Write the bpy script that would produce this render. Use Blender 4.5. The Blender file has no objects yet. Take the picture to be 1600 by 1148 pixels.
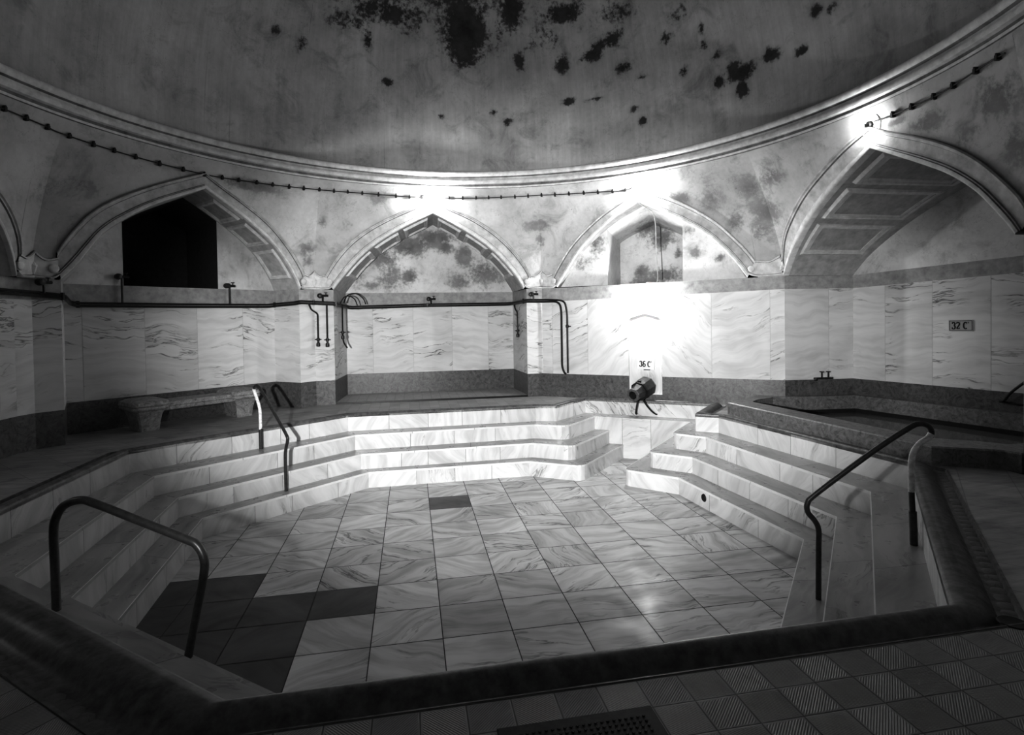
import bpy, bmesh, math, random
from mathutils import Vector, noise as mnoise
from mathutils.geometry import tessellate_polygon
random.seed(7)
col = bpy.context.scene.collection
PI = math.pi

# ------------------------------------------------------------------ materials
class NT:
    """tiny helper for building node trees"""
    def __init__(s, name):
        s.m = bpy.data.materials.new(name); s.m.use_nodes = True
        s.t = s.m.node_tree; s.t.nodes.clear()
        s.out = s.t.nodes.new('ShaderNodeOutputMaterial')
        s.b = s.t.nodes.new('ShaderNodeBsdfPrincipled')
        s.t.links.new(s.b.outputs[0], s.out.inputs[0])
    def n(s, typ, ins=None, **kw):
        nd = s.t.nodes.new(typ)
        for k, v in kw.items(): setattr(nd, k, v)
        for k, v in (ins or {}).items():
            if hasattr(v, 'is_output') or isinstance(v, bpy.types.NodeSocket): s.t.links.new(v, nd.inputs[k])
            else: nd.inputs[k].default_value = v
        return nd
    def math(s, op, a, b=0.0, c=None, clamp=False):
        i = {0: a, 1: b}
        if c is not None: i[2] = c
        return s.n('ShaderNodeMath', i, operation=op, use_clamp=clamp).outputs[0]
    def rng(s, v, a, b, c=0.0, d=1.0, smooth=True):
        nd = s.n('ShaderNodeMapRange', {0: v, 1: a, 2: b, 3: c, 4: d})
        if smooth: nd.interpolation_type = 'SMOOTHSTEP'
        return nd.outputs[0]
    def noise(s, vec, scale, detail=4.0, rough=.55, dist=0.0):
        return s.n('ShaderNodeTexNoise', {'Vector': vec, 'Scale': scale, 'Detail': detail, 'Roughness': rough, 'Distortion': dist}).outputs[0]
    def grey(s, v):
        return s.n('ShaderNodeCombineColor', {0: v, 1: v, 2: v}).outputs[0]
    def coord(s, w='Object'):
        return s.n('ShaderNodeTexCoord').outputs[w]
    def mapv(s, vec, scale=(1, 1, 1), rot=(0, 0, 0), loc=(0, 0, 0)):
        return s.n('ShaderNodeMapping', {0: vec, 1: loc, 2: rot, 3: scale}).outputs[0]
    def base(s, v):
        s.t.links.new(s.grey(v) if not isinstance(v, float) else s.grey(v), s.b.inputs['Base Color'])
    def set(s, **kw):
        for k, v in kw.items():
            k = k.replace('_', ' ')
            if isinstance(v, bpy.types.NodeSocket): s.t.links.new(v, s.b.inputs[k])
            else: s.b.inputs[k].default_value = v
    def bump(s, h, strength=.3, dist=.01):
        s.t.links.new(s.n('ShaderNodeBump', {'Height': h, 'Strength': strength, 'Distance': dist}).outputs[0], s.b.inputs['Normal'])

def plain(name, v, rough=.6, metal=0.0, mottled=.25, scale=12):
    t = NT(name); c = t.coord()
    n = t.noise(c, scale, 5, .65)
    t.base(t.math('MULTIPLY', t.rng(n, .25, .75, 1 - mottled, 1 + mottled, False), v))
    t.set(Roughness=rough, Metallic=metal)
    t.bump(n, .15, .005)
    return t.m

def marble(name, light, vein=.5, cloud=.16, rough=.35, sparse=.52, streak=5.0, spec=.5, film=0.0):
    t = NT(name)
    uv = t.n('ShaderNodeUVMap', uv_map='uv').outputs[0]
    sl = t.n('ShaderNodeAttribute', attribute_name='sl').outputs['Color']
    sp = t.n('ShaderNodeSeparateColor', {0: sl}).outputs
    ang = t.math('MULTIPLY', sp[1], -2 * PI)
    rot = t.n('ShaderNodeVectorRotate', {'Vector': uv, 'Angle': ang}, rotation_type='Z_AXIS').outputs[0]
    off = t.math('MULTIPLY', sp[0], 57.0)
    offv = t.n('ShaderNodeCombineXYZ', {0: off, 1: t.math('MULTIPLY', off, 1.7), 2: t.math('MULTIPLY', off, .6)}).outputs[0]
    v = t.n('ShaderNodeVectorMath', {0: rot, 1: offv}, operation='ADD').outputs[0]
    wob = t.n('ShaderNodeTexNoise', {'Vector': v, 'Scale': 1.7, 'Detail': 2.0}).outputs['Color']
    w2 = t.n('ShaderNodeVectorMath', {0: wob, 1: (.5, .5, .5)}, operation='SUBTRACT').outputs[0]
    w3 = t.n('ShaderNodeVectorMath', {0: w2, 'Scale': .38}, operation='SCALE').outputs[0]
    v2 = t.n('ShaderNodeVectorMath', {0: v, 1: w3}, operation='ADD').outputs[0]
    st = t.mapv(v2, (.55, streak, 1))
    n1 = t.noise(st, 1.5, 7, .6)
    n2 = t.noise(t.mapv(v2, (.32, streak * .55, 1), loc=(3, 9, 1)), 1.1, 6, .62)
    ridge = t.math('ABSOLUTE', t.math('SUBTRACT', n2, .5))
    vm = t.rng(ridge, 0.0, .017, 1, 0)
    mask = t.rng(t.noise(v, .9, 3), sparse, sparse + .16)
    veins = t.math('MULTIPLY', vm, mask)
    cl = t.rng(n1, .35, .72)
    big = t.noise(v, 1.3, 3)
    val = t.math('SUBTRACT', 1.0, t.math('MULTIPLY', cl, cloud))
    val = t.math('SUBTRACT', val, t.math('MULTIPLY', t.rng(big, .4, .75), cloud * .6))
    val = t.math('SUBTRACT', val, t.math('MULTIPLY', veins, vein))
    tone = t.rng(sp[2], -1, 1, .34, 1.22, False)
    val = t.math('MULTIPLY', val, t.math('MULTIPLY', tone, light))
    val = t.math('MAXIMUM', val, .015)
    t.base(val)
    rn = t.noise(t.mapv(uv, (1, 1, 1)), 3.0, 4)
    t.set(Roughness=t.rng(rn, .3, .7, rough * .75, rough * 1.35, False))
    t.b.inputs['Specular IOR Level'].default_value = spec
    if film: t.set(Coat_Weight=film, Coat_Roughness=.17)
    return t.m

def speckled(name, v, rough=.35):
    t = NT(name); c = t.coord()
    d = t.n('ShaderNodeTexNoise', {'Vector': c, 'Scale': 5.0, 'Detail': 2.0}).outputs['Color']
    cc = t.n('ShaderNodeVectorMath', {0: c, 1: t.n('ShaderNodeVectorMath', {0: d, 'Scale': .25}, operation='SCALE').outputs[0]}, operation='ADD').outputs[0]
    n = t.noise(cc, 16, 5, .65); k = t.math('ABSOLUTE', t.math('SUBTRACT', t.noise(cc, 9, 3), .5))
    val = t.rng(n, .3, .7, v * .62, v * 1.35, False)
    val = t.math('SUBTRACT', val, t.math('MULTIPLY', t.rng(k, 0, .03, 1, 0), v * .35))
    t.base(t.math('MAXIMUM', val, .01)); t.set(Roughness=rough)
    return t.m

def plaster(name, v, rough=.85, streak=False, dark=.07, soft=.0, blur=0.0):
    """painted plaster with the damp stains given by the vertex attribute 'stain'"""
    t = NT(name); c = t.coord()
    at = t.n('ShaderNodeAttribute', attribute_name='stain').outputs['Fac']
    big = t.noise(c, .9, 5, .6); mid = t.noise(c, 3.5, 6, .65); fine = t.noise(c, 14, 5, .7)
    val = t.math('ADD', t.rng(big, .32, .66, .76, 1.1, False), t.math('MULTIPLY', t.math('SUBTRACT', fine, .5), .26))
    val = t.math('MULTIPLY', val, t.rng(t.noise(c, 1.9, 7, .7, .6), .5, .7, 1.04, .74))
    cw = t.math('ABSOLUTE', t.math('SUBTRACT', t.noise(c, 1.3, 6, .6), .5))
    val = t.math('MULTIPLY', val, t.rng(cw, 0, .004, .8, 1))
    if streak:
        uv = t.n('ShaderNodeUVMap', uv_map='uv').outputs[0]
        sn = t.noise(t.mapv(uv, (5, .3, 1)), 2.0, 7, .72)
        val = t.math('MULTIPLY', val, t.rng(sn, .3, .7, .88, 1.1, False))
        cr = t.noise(t.mapv(uv, (16, .25, 1), loc=(5, 2, 0)), 1.2, 3)
        val = t.math('MULTIPLY', val, t.rng(cr, .66, .74, 1, .8))
    sraw = t.math('ADD', at, t.math('MULTIPLY', t.math('SUBTRACT', mid, .5), 1.1))
    sraw = t.math('ADD', sraw, t.math('MULTIPLY', t.math('SUBTRACT', fine, .5), .8))
    gate = t.rng(at, .02, .2)
    edge = t.math('MULTIPLY', t.rng(sraw, .42 - blur, .62 + blur), gate)
    halo = t.math('MULTIPLY', t.rng(sraw, .05, .7), gate)
    depth = t.rng(mid, .3, .7, dark * .6, dark * 1.6, False)
    val = t.math('MULTIPLY', val, v)
    val = t.math('MULTIPLY', val, t.rng(halo, 0, 1, 1, .72, False))
    mix = t.n('ShaderNodeMix', {0: edge, 2: val, 3: t.math('MAXIMUM', depth, soft)}).outputs[0]
    # small flaked specks everywhere
    sp = t.noise(c, 7, 6, .75)
    mix = t.math('MULTIPLY', mix, t.rng(sp, .68, .74, 1, .6))
    t.base(mix); t.set(Roughness=rough)
    t.b.inputs['Specular IOR Level'].default_value = .2
    t.bump(fine, .25, .01)
    return t.m

def tile_floor(name):
    """small ribbed clinker tiles in front of the pool, larger smooth slabs elsewhere"""
    t = NT(name); c = t.coord()
    x, y, z = t.n('ShaderNodeSeparateXYZ', {0: c}).outputs
    def grid(u, v, pu, pv, ribs):
        fu = t.math('FRACT', t.math('DIVIDE', u, pu)); fv = t.math('FRACT', t.math('DIVIDE', v, pv))
        iu = t.math('FLOOR', t.math('DIVIDE', u, pu)); iv = t.math('FLOOR', t.math('DIVIDE', v, pv))
        eu = t.math('MULTIPLY', t.math('MINIMUM', fu, t.math('SUBTRACT', 1.0, fu)), pu)
        ev = t.math('MULTIPLY', t.math('MINIMUM', fv, t.math('SUBTRACT', 1.0, fv)), pv)
        e = t.math('MINIMUM', eu, ev)
        joint = t.rng(e, .0015, .0045, 0, 1)
        idv = t.n('ShaderNodeCombineXYZ', {0: iu, 1: iv, 2: 0.0}).outputs[0]
        rnd = t.n('ShaderNodeTexWhiteNoise', {0: idv}, noise_dimensions='3D').outputs[0]
        if not ribs: return joint, rnd, None
        sgn = t.math('SUBTRACT', t.math('MULTIPLY', t.math('MODULO', t.math('ABSOLUTE', t.math('ADD', iu, iv)), 2.0), 2.0), 1.0)
        ph = t.math('ADD', t.math('MULTIPLY', fu, pu), t.math('MULTIPLY', sgn, t.math('MULTIPLY', fv, pv)))
        rb = t.math('SINE', t.math('MULTIPLY', ph, 2 * PI / .0135))
        rb = t.math('MULTIPLY', rb, t.rng(e, .008, .014))
        return joint, rnd, rb
    j1, r1, b1 = grid(t.math('SUBTRACT', x, 1.326), t.math('SUBTRACT', y, 2.09), .1885, .1695, True)
    rx = t.math('ADD', t.math('MULTIPLY', t.math('ADD', x, 1.748), .775), t.math('MULTIPLY', t.math('SUBTRACT', y, 2.775), -.632))
    ry = t.math('ADD', t.math('MULTIPLY', t.math('ADD', x, 1.748), .632), t.math('MULTIPLY', t.math('SUBTRACT', y, 2.775), .775))
    j2, r2, b2 = grid(rx, ry, .1885, .1695, True)
    j3, r3, _ = grid(t.math('ADD', t.math('MULTIPLY', x, .72), t.math('MULTIPLY', y, .69)), t.math('SUBTRACT', t.math('MULTIPLY', y, .72), t.math('MULTIPLY', x, .69)), .42, .40, False)
    j4, r4, _ = grid(t.math('ADD', x, .05), t.math('SUBTRACT', y, 9.97), .185, .3, False)
    # zones
    mN = t.math('LESS_THAN', y, 2.262)
    mit = t.math('SUBTRACT', t.math('MULTIPLY', t.math('ADD', x, .78), -.943), t.math('MULTIPLY', t.math('SUBTRACT', y, 2.465), -.334))
    side = t.math('GREATER_THAN', mit, 0.0)
    nl = t.math('LESS_THAN', t.math('ADD', t.math('MULTIPLY', x, .63), t.math('MULTIPLY', y, .777)), 1.4)
    mNL = t.math('MULTIPLY', nl, side)
    far = t.math('MULTIPLY', t.math('GREATER_THAN', y, 9.6), t.math('GREATER_THAN', x, -1.3))
    def mixf(f, a, b): return t.n('ShaderNodeMix', {0: f, 2: a, 3: b}).outputs[0]
    j = mixf(far, j3, j4); j = mixf(mN, j, j1); j = mixf(mNL, j, j2)
    r = mixf(far, r3, r4); r = mixf(mN, r, r1); r = mixf(mNL, r, r2)
    rb = mixf(mNL, t.math('MULTIPLY', mN, b1), b2)
    near = t.math('MAXIMUM', mN, mNL)
    j = t.math('MAXIMUM', j, mixf(near, .55, 0.0))
    n = t.noise(c, 2.2, 6, .65); f = t.noise(c, 30, 4, .7)
    st = t.noise(t.mapv(c, (1, 5, 1), (0, 0, -.76)), 3, 5)
    val = mixf(near, t.rng(st, .3, .7, .24, .4, False), t.rng(n, .3, .7, .24, .38, False))
    val = mixf(far, val, t.rng(n, .3, .7, .3, .42, False))
    val = t.math('MULTIPLY', val, t.rng(r, 0, 1, .86, 1.12, False))
    val = t.math('MULTIPLY', val, t.rng(n, .5, .72, 1, .62))
    val = t.math('ADD', val, t.math('MULTIPLY', t.math('SUBTRACT', f, .5), .05))
    val = t.math('MULTIPLY', val, t.rng(j, 0, 1, .3, 1, False))
    val = t.math('MULTIPLY', val, t.math('ADD', 1.0, t.math('MULTIPLY', rb, .3)))
    t.base(val); t.set(Roughness=.5)
    h = t.math('ADD', t.math('MULTIPLY', j, .6), t.math('MULTIPLY', rb, .35))
    t.bump(h, .6, .004)
    return t.m

def emissive(name, strength):
    m = bpy.data.materials.new(name); m.use_nodes = True
    nt = m.node_tree; nt.nodes.clear()
    o = nt.nodes.new('ShaderNodeOutputMaterial'); e = nt.nodes.new('ShaderNodeEmission')
    e.inputs[1].default_value = strength; nt.links.new(e.outputs[0], o.inputs[0])
    return m

M = dict(
    wall=marble('wall_marble', .68, vein=.62, cloud=.16, rough=.6, streak=6.5, sparse=.46, spec=.3),
    step=marble('step_marble', .74, vein=.42, cloud=.22, rough=.35, streak=5, sparse=.5),
    tread=marble('tread_marble', .4, vein=.35, cloud=.3, rough=.3, streak=6, sparse=.5, film=.2),
    nose=marble('edge_highlight_marble', .78, vein=.1, cloud=.1, rough=.35),  # paler than the risers, a painted highlight for the tread edges
    tile=marble('floor_marble', .64, vein=.45, cloud=.34, rough=.42, streak=5.5, sparse=.42, film=.04, spec=.35),
    darktile=marble('dark_floor_marble', .1, vein=.2, cloud=.3, rough=.4, film=.0, spec=.3),
    joint=plain('joint_mortar', .06, .8),
    jointlight=plain('pale_joint', .4, .8),
    dado=speckled('dark_dado_stone', .135),
    tub=speckled('grey_tub_stone', .2, .45),
    tubdark=plain('dark_stone', .025, .3),  # very dark tone for the tub band and the niche floor lines
    band=plain('grey_stone_band', .36, .7, mottled=.3, scale=9),
    plaster=plaster('old_plaster', .52, dark=.22, blur=.14),
    lunette=plaster('flaking_plaster', .66, dark=.2, blur=.16),
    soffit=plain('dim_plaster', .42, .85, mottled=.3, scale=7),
    mould=plain('arch_moulding_plaster', .5, .85, mottled=.35, scale=6),
    mouldlight=plain('pale_moulding_plaster', .62, .85, mottled=.25, scale=8),
    groove=plain('dark_moulding_groove', .2, .9, mottled=.5, scale=8),  # darker tone on the recessed lines and outlines of the mouldings
    dome=plaster('dome_plaster', .5, streak=True, dark=.06, blur=.07),
    recessdark=plain('dark_recess', .05, .9),  # near-black lining of the far-left window recess
    floor=tile_floor('platform_tiles'),
    curb=plain('wet_curb_stone', .12, .38, mottled=.75, scale=14),
    niche=plain('niche_floor_stone', .36, .5, mottled=.2),
    pipe=plain('dark_pipe_metal', .03, .4, .3),
    rail=plain('worn_rail_metal', .07, .38, .35, mottled=.35, scale=30),
    railwhite=plain('flaking_white_paint', .8, .55, mottled=.4, scale=30),
    bench=speckled('weathered_bench_stone', .3, .8),
    benchdark=plain('shadowed_bench_stone', .12, .85, mottled=.5, scale=14),
    spout=plain('dark_spout_metal', .07, .5, .3, mottled=.5),
    black=plain('black_rubber', .012, .5),
    white=plain('white_enamel', .72, .4, mottled=.06),
    greysign=plain('grey_enamel', .42, .4, mottled=.1),
    ink=plain('black_ink', .01, .5),
    cable=plain('dark_cable', .02, .6),
    cablewhite=plain('pale_cable', .55, .6),
    brass=plain('tarnished_metal', .1, .35, .8),
    iron=plain('iron_grate', .025, .55, .4, mottled=.6, scale=40),
)
# still water in the corner tub
t = NT('still_water'); t.base(.15); t.set(Roughness=.06); t.b.inputs['Specular IOR Level'].default_value = .6
t.bump(t.noise(t.coord(), 3, 3), .08, .02); M['water'] = t.m

# ------------------------------------------------------------------ stains (centre, horizontal radius, vertical radius, strength)
STAINS = [(-2.61, 10.06, 3.96, .42, .09, 1), (-4.32, 8.37, 3.5, .31, .12, .5), (-1.6, 10.92, 3.53, .08, .1, .9), (-1.28, 11.17, 3.46, .19, .09, .9), (-1.89, 10.9, 2.98, .16, .12, .8), (-1.91, 10.95, 2.75, .12, .12, .7), (-4.65, 8.04, 3.33, .2, .31, .4), (-3.91, 8.94, 3.28, .17, .18, .4), (-.59, 10.97, 3.99, .15, .1, .8), (2.57, 10.91, 3.51, .26, .1, .95), (2.65, 10.98, 3.22, .13, .13, .7), (-1.03, 11.05, 3.07, .12, .17, .5), (5.59, 8.33, 3.77, .18, .21, .8), (5.94, 8.33, 3.36, .27, .25, .75), (5.6, 8.72, 3.26, .15, .21, .7), (5.21, 8.87, 3.65, .19, .19, .7), (5.79, 7.95, 3.84, .24, .16, .8), (5.95, 8.52, 3.07, .2, .21, .6), (4.8, 9.24, 3.74, .21, .11, .8), (5.89, 5.38, 3.8, .22, .1, .8), (5.78, 4.52, 3.74, .31, .24, .65), (5.89, 5.8, 3.95, .14, .04, .8), (5.88, 4.92, 3.5, .23, .13, .5), (5.84, 4.39, 3.2, .16, .24, .6), (.57, 12.38, 3.45, .43, .17, 1), (.01, 12.38, 3.26, .42, .2, .95), (-.55, 12.38, 3.01, .36, .25, .75), (-.42, 12.38, 2.62, .28, .35, .6), (1.21, 12.38, 3.05, .2, .26, .8), (1.71, 12.38, 2.69, .52, .32, .7), (-.01, 12.38, 2.59, .17, .14, .95), (-.7, 12.38, 2.41, .69, .11, .6), (-1.1, 12.38, 2.62, .19, .19, .6), (1.13, 12.38, 2.48, .29, .2, .6), (.78, 12.38, 3.26, .2, .14, .9), (5.02, 10.95, 3.58, .32, .24, .9), (5.23, 10.8, 3.26, .29, .21, .85), (5.49, 10.61, 2.93, .08, .13, .9), (4.87, 11.06, 2.58, .12, .12, 1), (5.28, 10.77, 2.48, .36, .16, .8), (4.95, 11.0, 2.37, .4, .08, .8), (3.68, 10.58, 3.11, .18, .28, .7), (3.45, 10.74, 2.74, .19, .18, .6), (5.23, 9.48, 2.79, .09, .1, .8), (5.59, 9.22, 2.68, .1, .08, .8), (5.14, 9.54, 3.22, .07, .07, .8)]
DOME = [(.111, .519, .093, .112, 1), (.109, .445, .066, .058, .9), (-.209, .552, .152, .048, .75), (-.338, .498, .097, .038, .6), (-.107, .546, .077, .058, .7), (-.262, .452, .019, .039, .8), (-.586, .402, .017, .018, .7), (-.497, .388, .022, .028, .7), (-.184, .319, .019, .017, .9), (.311, .576, .058, .062, .9), (.327, .406, .02, .029, .9), (.517, .542, .083, .034, .9), (.491, .377, .025, .031, .9), (.609, .39, .044, .02, .95), (.637, .413, .034, .02, .9), (.688, .423, .044, .031, .8), (.722, .323, .033, .02, .85), (.502, .245, .022, .013, 1), (.605, .236, .031, .006, 1), (.219, .228, .012, .013, .9), (.269, .191, .02, .016, .9), (.02, .21, .01, .009, .9), (.774, .129, .014, .015, 1), (.742, .175, .019, .01, .7), (1.122, .185, .047, .022, 1), (1.117, .135, .021, .024, 1), (1.041, .184, .02, .019, 1), (1.093, .21, .026, .014, .9), (1.217, .199, .025, .015, 1), (1.21, .221, .012, .008, .9), (1.309, .171, .02, .011, 1), (.934, .254, .014, .015, .8), (1.009, .36, .011, .018, .8), (1.366, .254, .018, .014, 1), (.047, .608, .293, .042, .6), (.715, .498, .074, .037, .6), (.945, .433, .046, .027, .5), (1.048, .267, .018, .014, .7), (.776, .278, .028, .012, .6), (.43, .472, .076, .06, .5), (.885, .373, .028, .022, .6), (1.011, .31, .016, .022, .7), (1.41, .239, .019, .015, .6), (.251, .486, .031, .082, .5)]
def wall_stain(p):
    s = 0.0
    for x, y, z, rh, rv, k in STAINS:
        d = ((p[0] - x) ** 2 + (p[1] - y) ** 2) / (rh * rh) + (p[2] - z) ** 2 / (rv * rv)
        if d < 6: s = max(s, k * math.exp(-d * .7))
    return s

# ------------------------------------------------------------------ mesh building
class MB:
    def __init__(s): s.v = []; s.f = []; s.mi = []; s.uv = []; s.sl = []
    def face(s, pts, uvs=None, sl=None, mi=0):
        i = len(s.v); s.v += [tuple(p) for p in pts]; s.f.append(tuple(range(i, i + len(pts)))); s.mi.append(mi)
        s.uv += list(uvs) if uvs else [(p[0], p[1]) for p in pts]
        s.sl += [sl or (0, 0, .5, 1)] * len(pts)
    def box(s, c, dx, dy, dz, rz=0, mi=0, taper=1.0):
        ca, sa = math.cos(rz), math.sin(rz); P = []
        for k in (-1, 1):
            q = 1 if k < 0 else taper
            for a, b in ((-1, -1), (1, -1), (1, 1), (-1, 1)):
                x, y = a * dx / 2 * q, b * dy / 2 * q
                P.append((c[0] + x * ca - y * sa, c[1] + x * sa + y * ca, c[2] + k * dz / 2))
        for q in ((0, 3, 2, 1), (4, 5, 6, 7), (0, 1, 5, 4), (1, 2, 6, 5), (2, 3, 7, 6), (3, 0, 4, 7)):
            s.face([P[i] for i in q], mi=mi)
    def strip(s, rows, uvf=None, sl=None, mi=0, closed=False):
        for a, b in zip(rows[:-1], rows[1:]):
            n = len(a)
            for i in range(n if closed else n - 1):
                j = (i + 1) % n
                s.face([a[i], a[j], b[j], b[i]], sl=sl, mi=mi)
    def tube(s, pts, r, seg=10, cap=True, mi=0, r2=None):
        pts = [Vector(p) for p in pts]; n = len(pts); rings = []; up = None
        for i in range(n):
            d = (pts[min(i + 1, n - 1)] - pts[max(i - 1, 0)]).normalized()
            if up is None:
                up = Vector((0, 0, 1)) if abs(d.z) < .9 else Vector((1, 0, 0))
            sx = d.cross(up).normalized(); up = sx.cross(d).normalized()
            rr = r if r2 is None else r + (r2 - r) * i / (n - 1)
            rings.append([pts[i] + sx * math.cos(2 * PI * k / seg) * rr + up * math.sin(2 * PI * k / seg) * rr for k in range(seg)])
        s.strip(rings, closed=True, mi=mi)
        if cap: s.face(rings[0][::-1], mi=mi); s.face(rings[-1], mi=mi)
    def lathe(s, base, axis, prof, seg=16, mi=0):
        a = Vector(axis).normalized(); u = a.orthogonal().normalized(); w = a.cross(u); b = Vector(base)
        rows = [[b + a * h + (u * math.cos(2 * PI * k / seg) + w * math.sin(2 * PI * k / seg)) * max(r, 1e-4) for k in range(seg)] for r, h in prof]
        s.strip(rows, closed=True, mi=mi)
    def build(s, name, mats, parent=None, smooth=False, merge=True, stain=None, bevel=0, recalc=False):
        me = bpy.data.meshes.new(name)
        if not isinstance(mats, (list, tuple)): mats = [mats]
        me.from_pydata(s.v, [], s.f)
        for m in mats: me.materials.append(m)
        me.polygons.foreach_set('material_index', s.mi)
        uvl = me.uv_layers.new(name='uv')
        uvl.data.foreach_set('uv', [c for u in s.uv for c in u])
        ca = me.color_attributes.new('sl', 'FLOAT_COLOR', 'CORNER')
        ca.data.foreach_set('color', [c for u in s.sl for c in (u if len(u) == 4 else tuple(u) + (1,))])
        if stain:
            at = me.attributes.new('stain', 'FLOAT', 'POINT')
            at.data.foreach_set('value', [stain(p) for p in s.v])
        if merge or recalc:
            bm = bmesh.new(); bm.from_mesh(me)
            if merge: bmesh.ops.remove_doubles(bm, verts=bm.verts, dist=2e-4)
            if recalc: bmesh.ops.recalc_face_normals(bm, faces=bm.faces)
            bm.to_mesh(me); bm.free()
        if smooth:
            me.polygons.foreach_set('use_smooth', [True] * len(me.polygons))
            try: me.set_sharp_from_angle(angle=math.radians(40))
            except Exception: pass
        o = bpy.data.objects.new(name, me); col.objects.link(o)
        if parent: o.parent = parent; o.matrix_parent_inverse = parent.matrix_world.inverted()
        if bevel:
            md = o.modifiers.new('soft', 'BEVEL'); md.width = bevel; md.segments = 2; md.limit_method = 'ANGLE'
        return o

def tag(o, label=None, cat=None, group=None, kind=None):
    if label: o['label'] = label
    if cat: o['category'] = cat
    if group: o['group'] = group
    if kind: o['kind'] = kind
    return o
def empty(name, loc=(0, 0, 0)):
    o = bpy.data.objects.new(name, None); col.objects.link(o); o.location = loc
    o.empty_display_size = .1
    bpy.context.view_layer.update()
    return o
def copy_tree(o, loc):
    """a copy of a thing with copies of its parts and sub-parts"""
    r = o.copy(); col.objects.link(r); r.location = loc
    for ch in list(o.children):
        c = ch.copy(); col.objects.link(c); c.parent = r
        for g in ch.children:
            d = g.copy(); col.objects.link(d); d.parent = c
    return r
def lerp(a, b, t): return tuple(x + (y - x) * t for x, y in zip(a, b))
def dist2(a, b): return math.hypot(a[0] - b[0], a[1] - b[1])
def smooth_path(pts, n=8):
    P = [Vector(p) for p in pts]; out = []
    for i in range(len(P) - 1):
        p0 = P[max(i - 1, 0)]; p1 = P[i]; p2 = P[i + 1]; p3 = P[min(i + 2, len(P) - 1)]
        for k in range(n):
            u = k / n
            out.append(.5 * ((2 * p1) + (p2 - p0) * u + (2 * p0 - 5 * p1 + 4 * p2 - p3) * u * u + (3 * p1 - p0 - 3 * p2 + p3) * u ** 3))
    out.append(P[-1]); return out
def rsl(ang=None, tone=None):
    """random slab attribute: pattern offset, vein direction (degrees), tone"""
    a = ang if ang is not None else random.uniform(-8, 8)
    return (random.random(), (a % 360) / 360.0, tone if tone is not None else random.uniform(.38, .62), 1)

# ------------------------------------------------------------------ pool outline and steps
ZL = [0.0, -.272, -.525, -.775, -1.03]
def fillet(pts, idx, r, n=5):
    out = []
    for i, p in enumerate(pts):
        if i not in idx or r <= 0: out.append(p); continue
        a, b = Vector(pts[i - 1]), Vector(pts[(i + 1) % len(pts)]); c = Vector(p)
        da = (a - c).normalized(); db = (b - c).normalized()
        A = c + da * r; B = c + db * r
        for k in range(n):
            u = k / (n - 1)
            q = A * (1 - u) ** 2 + c * 2 * u * (1 - u) + B * u * u
            out.append((q.x, q.y))
    return out
# 0 near-left corner, 1 LFL, 2 FLF, 3 kink, 4 tip, 5 back | 6 back, 7 tip, 8 kink, 9 RNR, 10 NRN
LEFT = [
    [(-3.53, 4.73), (-3.55, 7.71), (-1.087, 9.771), (2.229, 9.824), (2.589, 9.72), (3.388, 10.467)],
    [(-2.98, 4.73), (-3.181, 7.499), (-.946, 9.427), (2.143, 9.55), (2.654, 9.272), (3.434, 10.047)],
    [(-2.664, 4.835), (-2.862, 7.366), (-.829, 9.121), (2.022, 9.218), (2.637, 8.815), (3.68, 9.904)],
    [(-2.35, 4.58), (-2.565, 7.292), (-.702, 8.94), (1.913, 8.986), (2.687, 8.481), (3.89, 9.746)]]
RIGHT = [
    [(5.34, 9.12), (4.548, 8.275), (4.837, 8.058), (5.193, 4.978), (2.84, 2.47)],
    [(4.889, 9.056), (4.138, 8.261), (4.492, 7.847), (4.742, 4.986), (2.39, 2.47)],
    [(4.672, 9.208), (3.668, 8.146), (4.164, 7.665), (4.375, 5.036), (1.985, 2.47)],
    [(4.425, 9.377), (3.252, 8.136), (3.866, 7.524), (4.059, 5.132), (1.58, 2.47)]]
NL_IN = [[(-3.53, 4.73), (-.78, 2.465)], [(-2.98, 4.73), (-.46, 2.69)], [(-2.664, 4.835), (-.1, 2.75)]]
LEFT_F = [fillet(p, {4}, .02 if i == 0 else .17) for i, p in enumerate(LEFT)]
RIGHT_F = [fillet(p, {1}, .02 if i == 0 else .12) for i, p in enumerate(RIGHT)]

def split_edge(a, b, L):
    d = dist2(a, b); n = max(1, round(d / L)); ts = [0.0]
    for i in range(1, n): ts.append((i + random.uniform(-.18, .18)) / n)
    return ts + [1.0]
def riser(mb, a, b, z0, z1, L=.75, mi=0, ang=None, tone=None):
    if dist2(a, b) < 1e-4: return
    ts = split_edge(a, b, L) if dist2(a, b) > .12 else [0, 1]
    D = dist2(a, b); g = .0022 / D
    for u, w in zip(ts[:-1], ts[1:]):
        u2, w2 = (u + g if u > 0 else u), (w - g if w < 1 else w)
        p, q = lerp(a, b, u2), lerp(a, b, w2)
        mb.face([(*p, z0), (*q, z0), (*q, z1), (*p, z1)], [(u2 * D, z0), (w2 * D, z0), (w2 * D, z1), (u2 * D, z1)],
                rsl(ang if ang is not None else random.choice([50, 62, 70, 110, 125, 85, 100, -40]), tone), mi)
        if w < 1:
            p, q = lerp(a, b, w2), lerp(a, b, w + g)
            mb.face([(*p, z0), (*q, z0), (*q, z1), (*p, z1)], mi=2)
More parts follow.
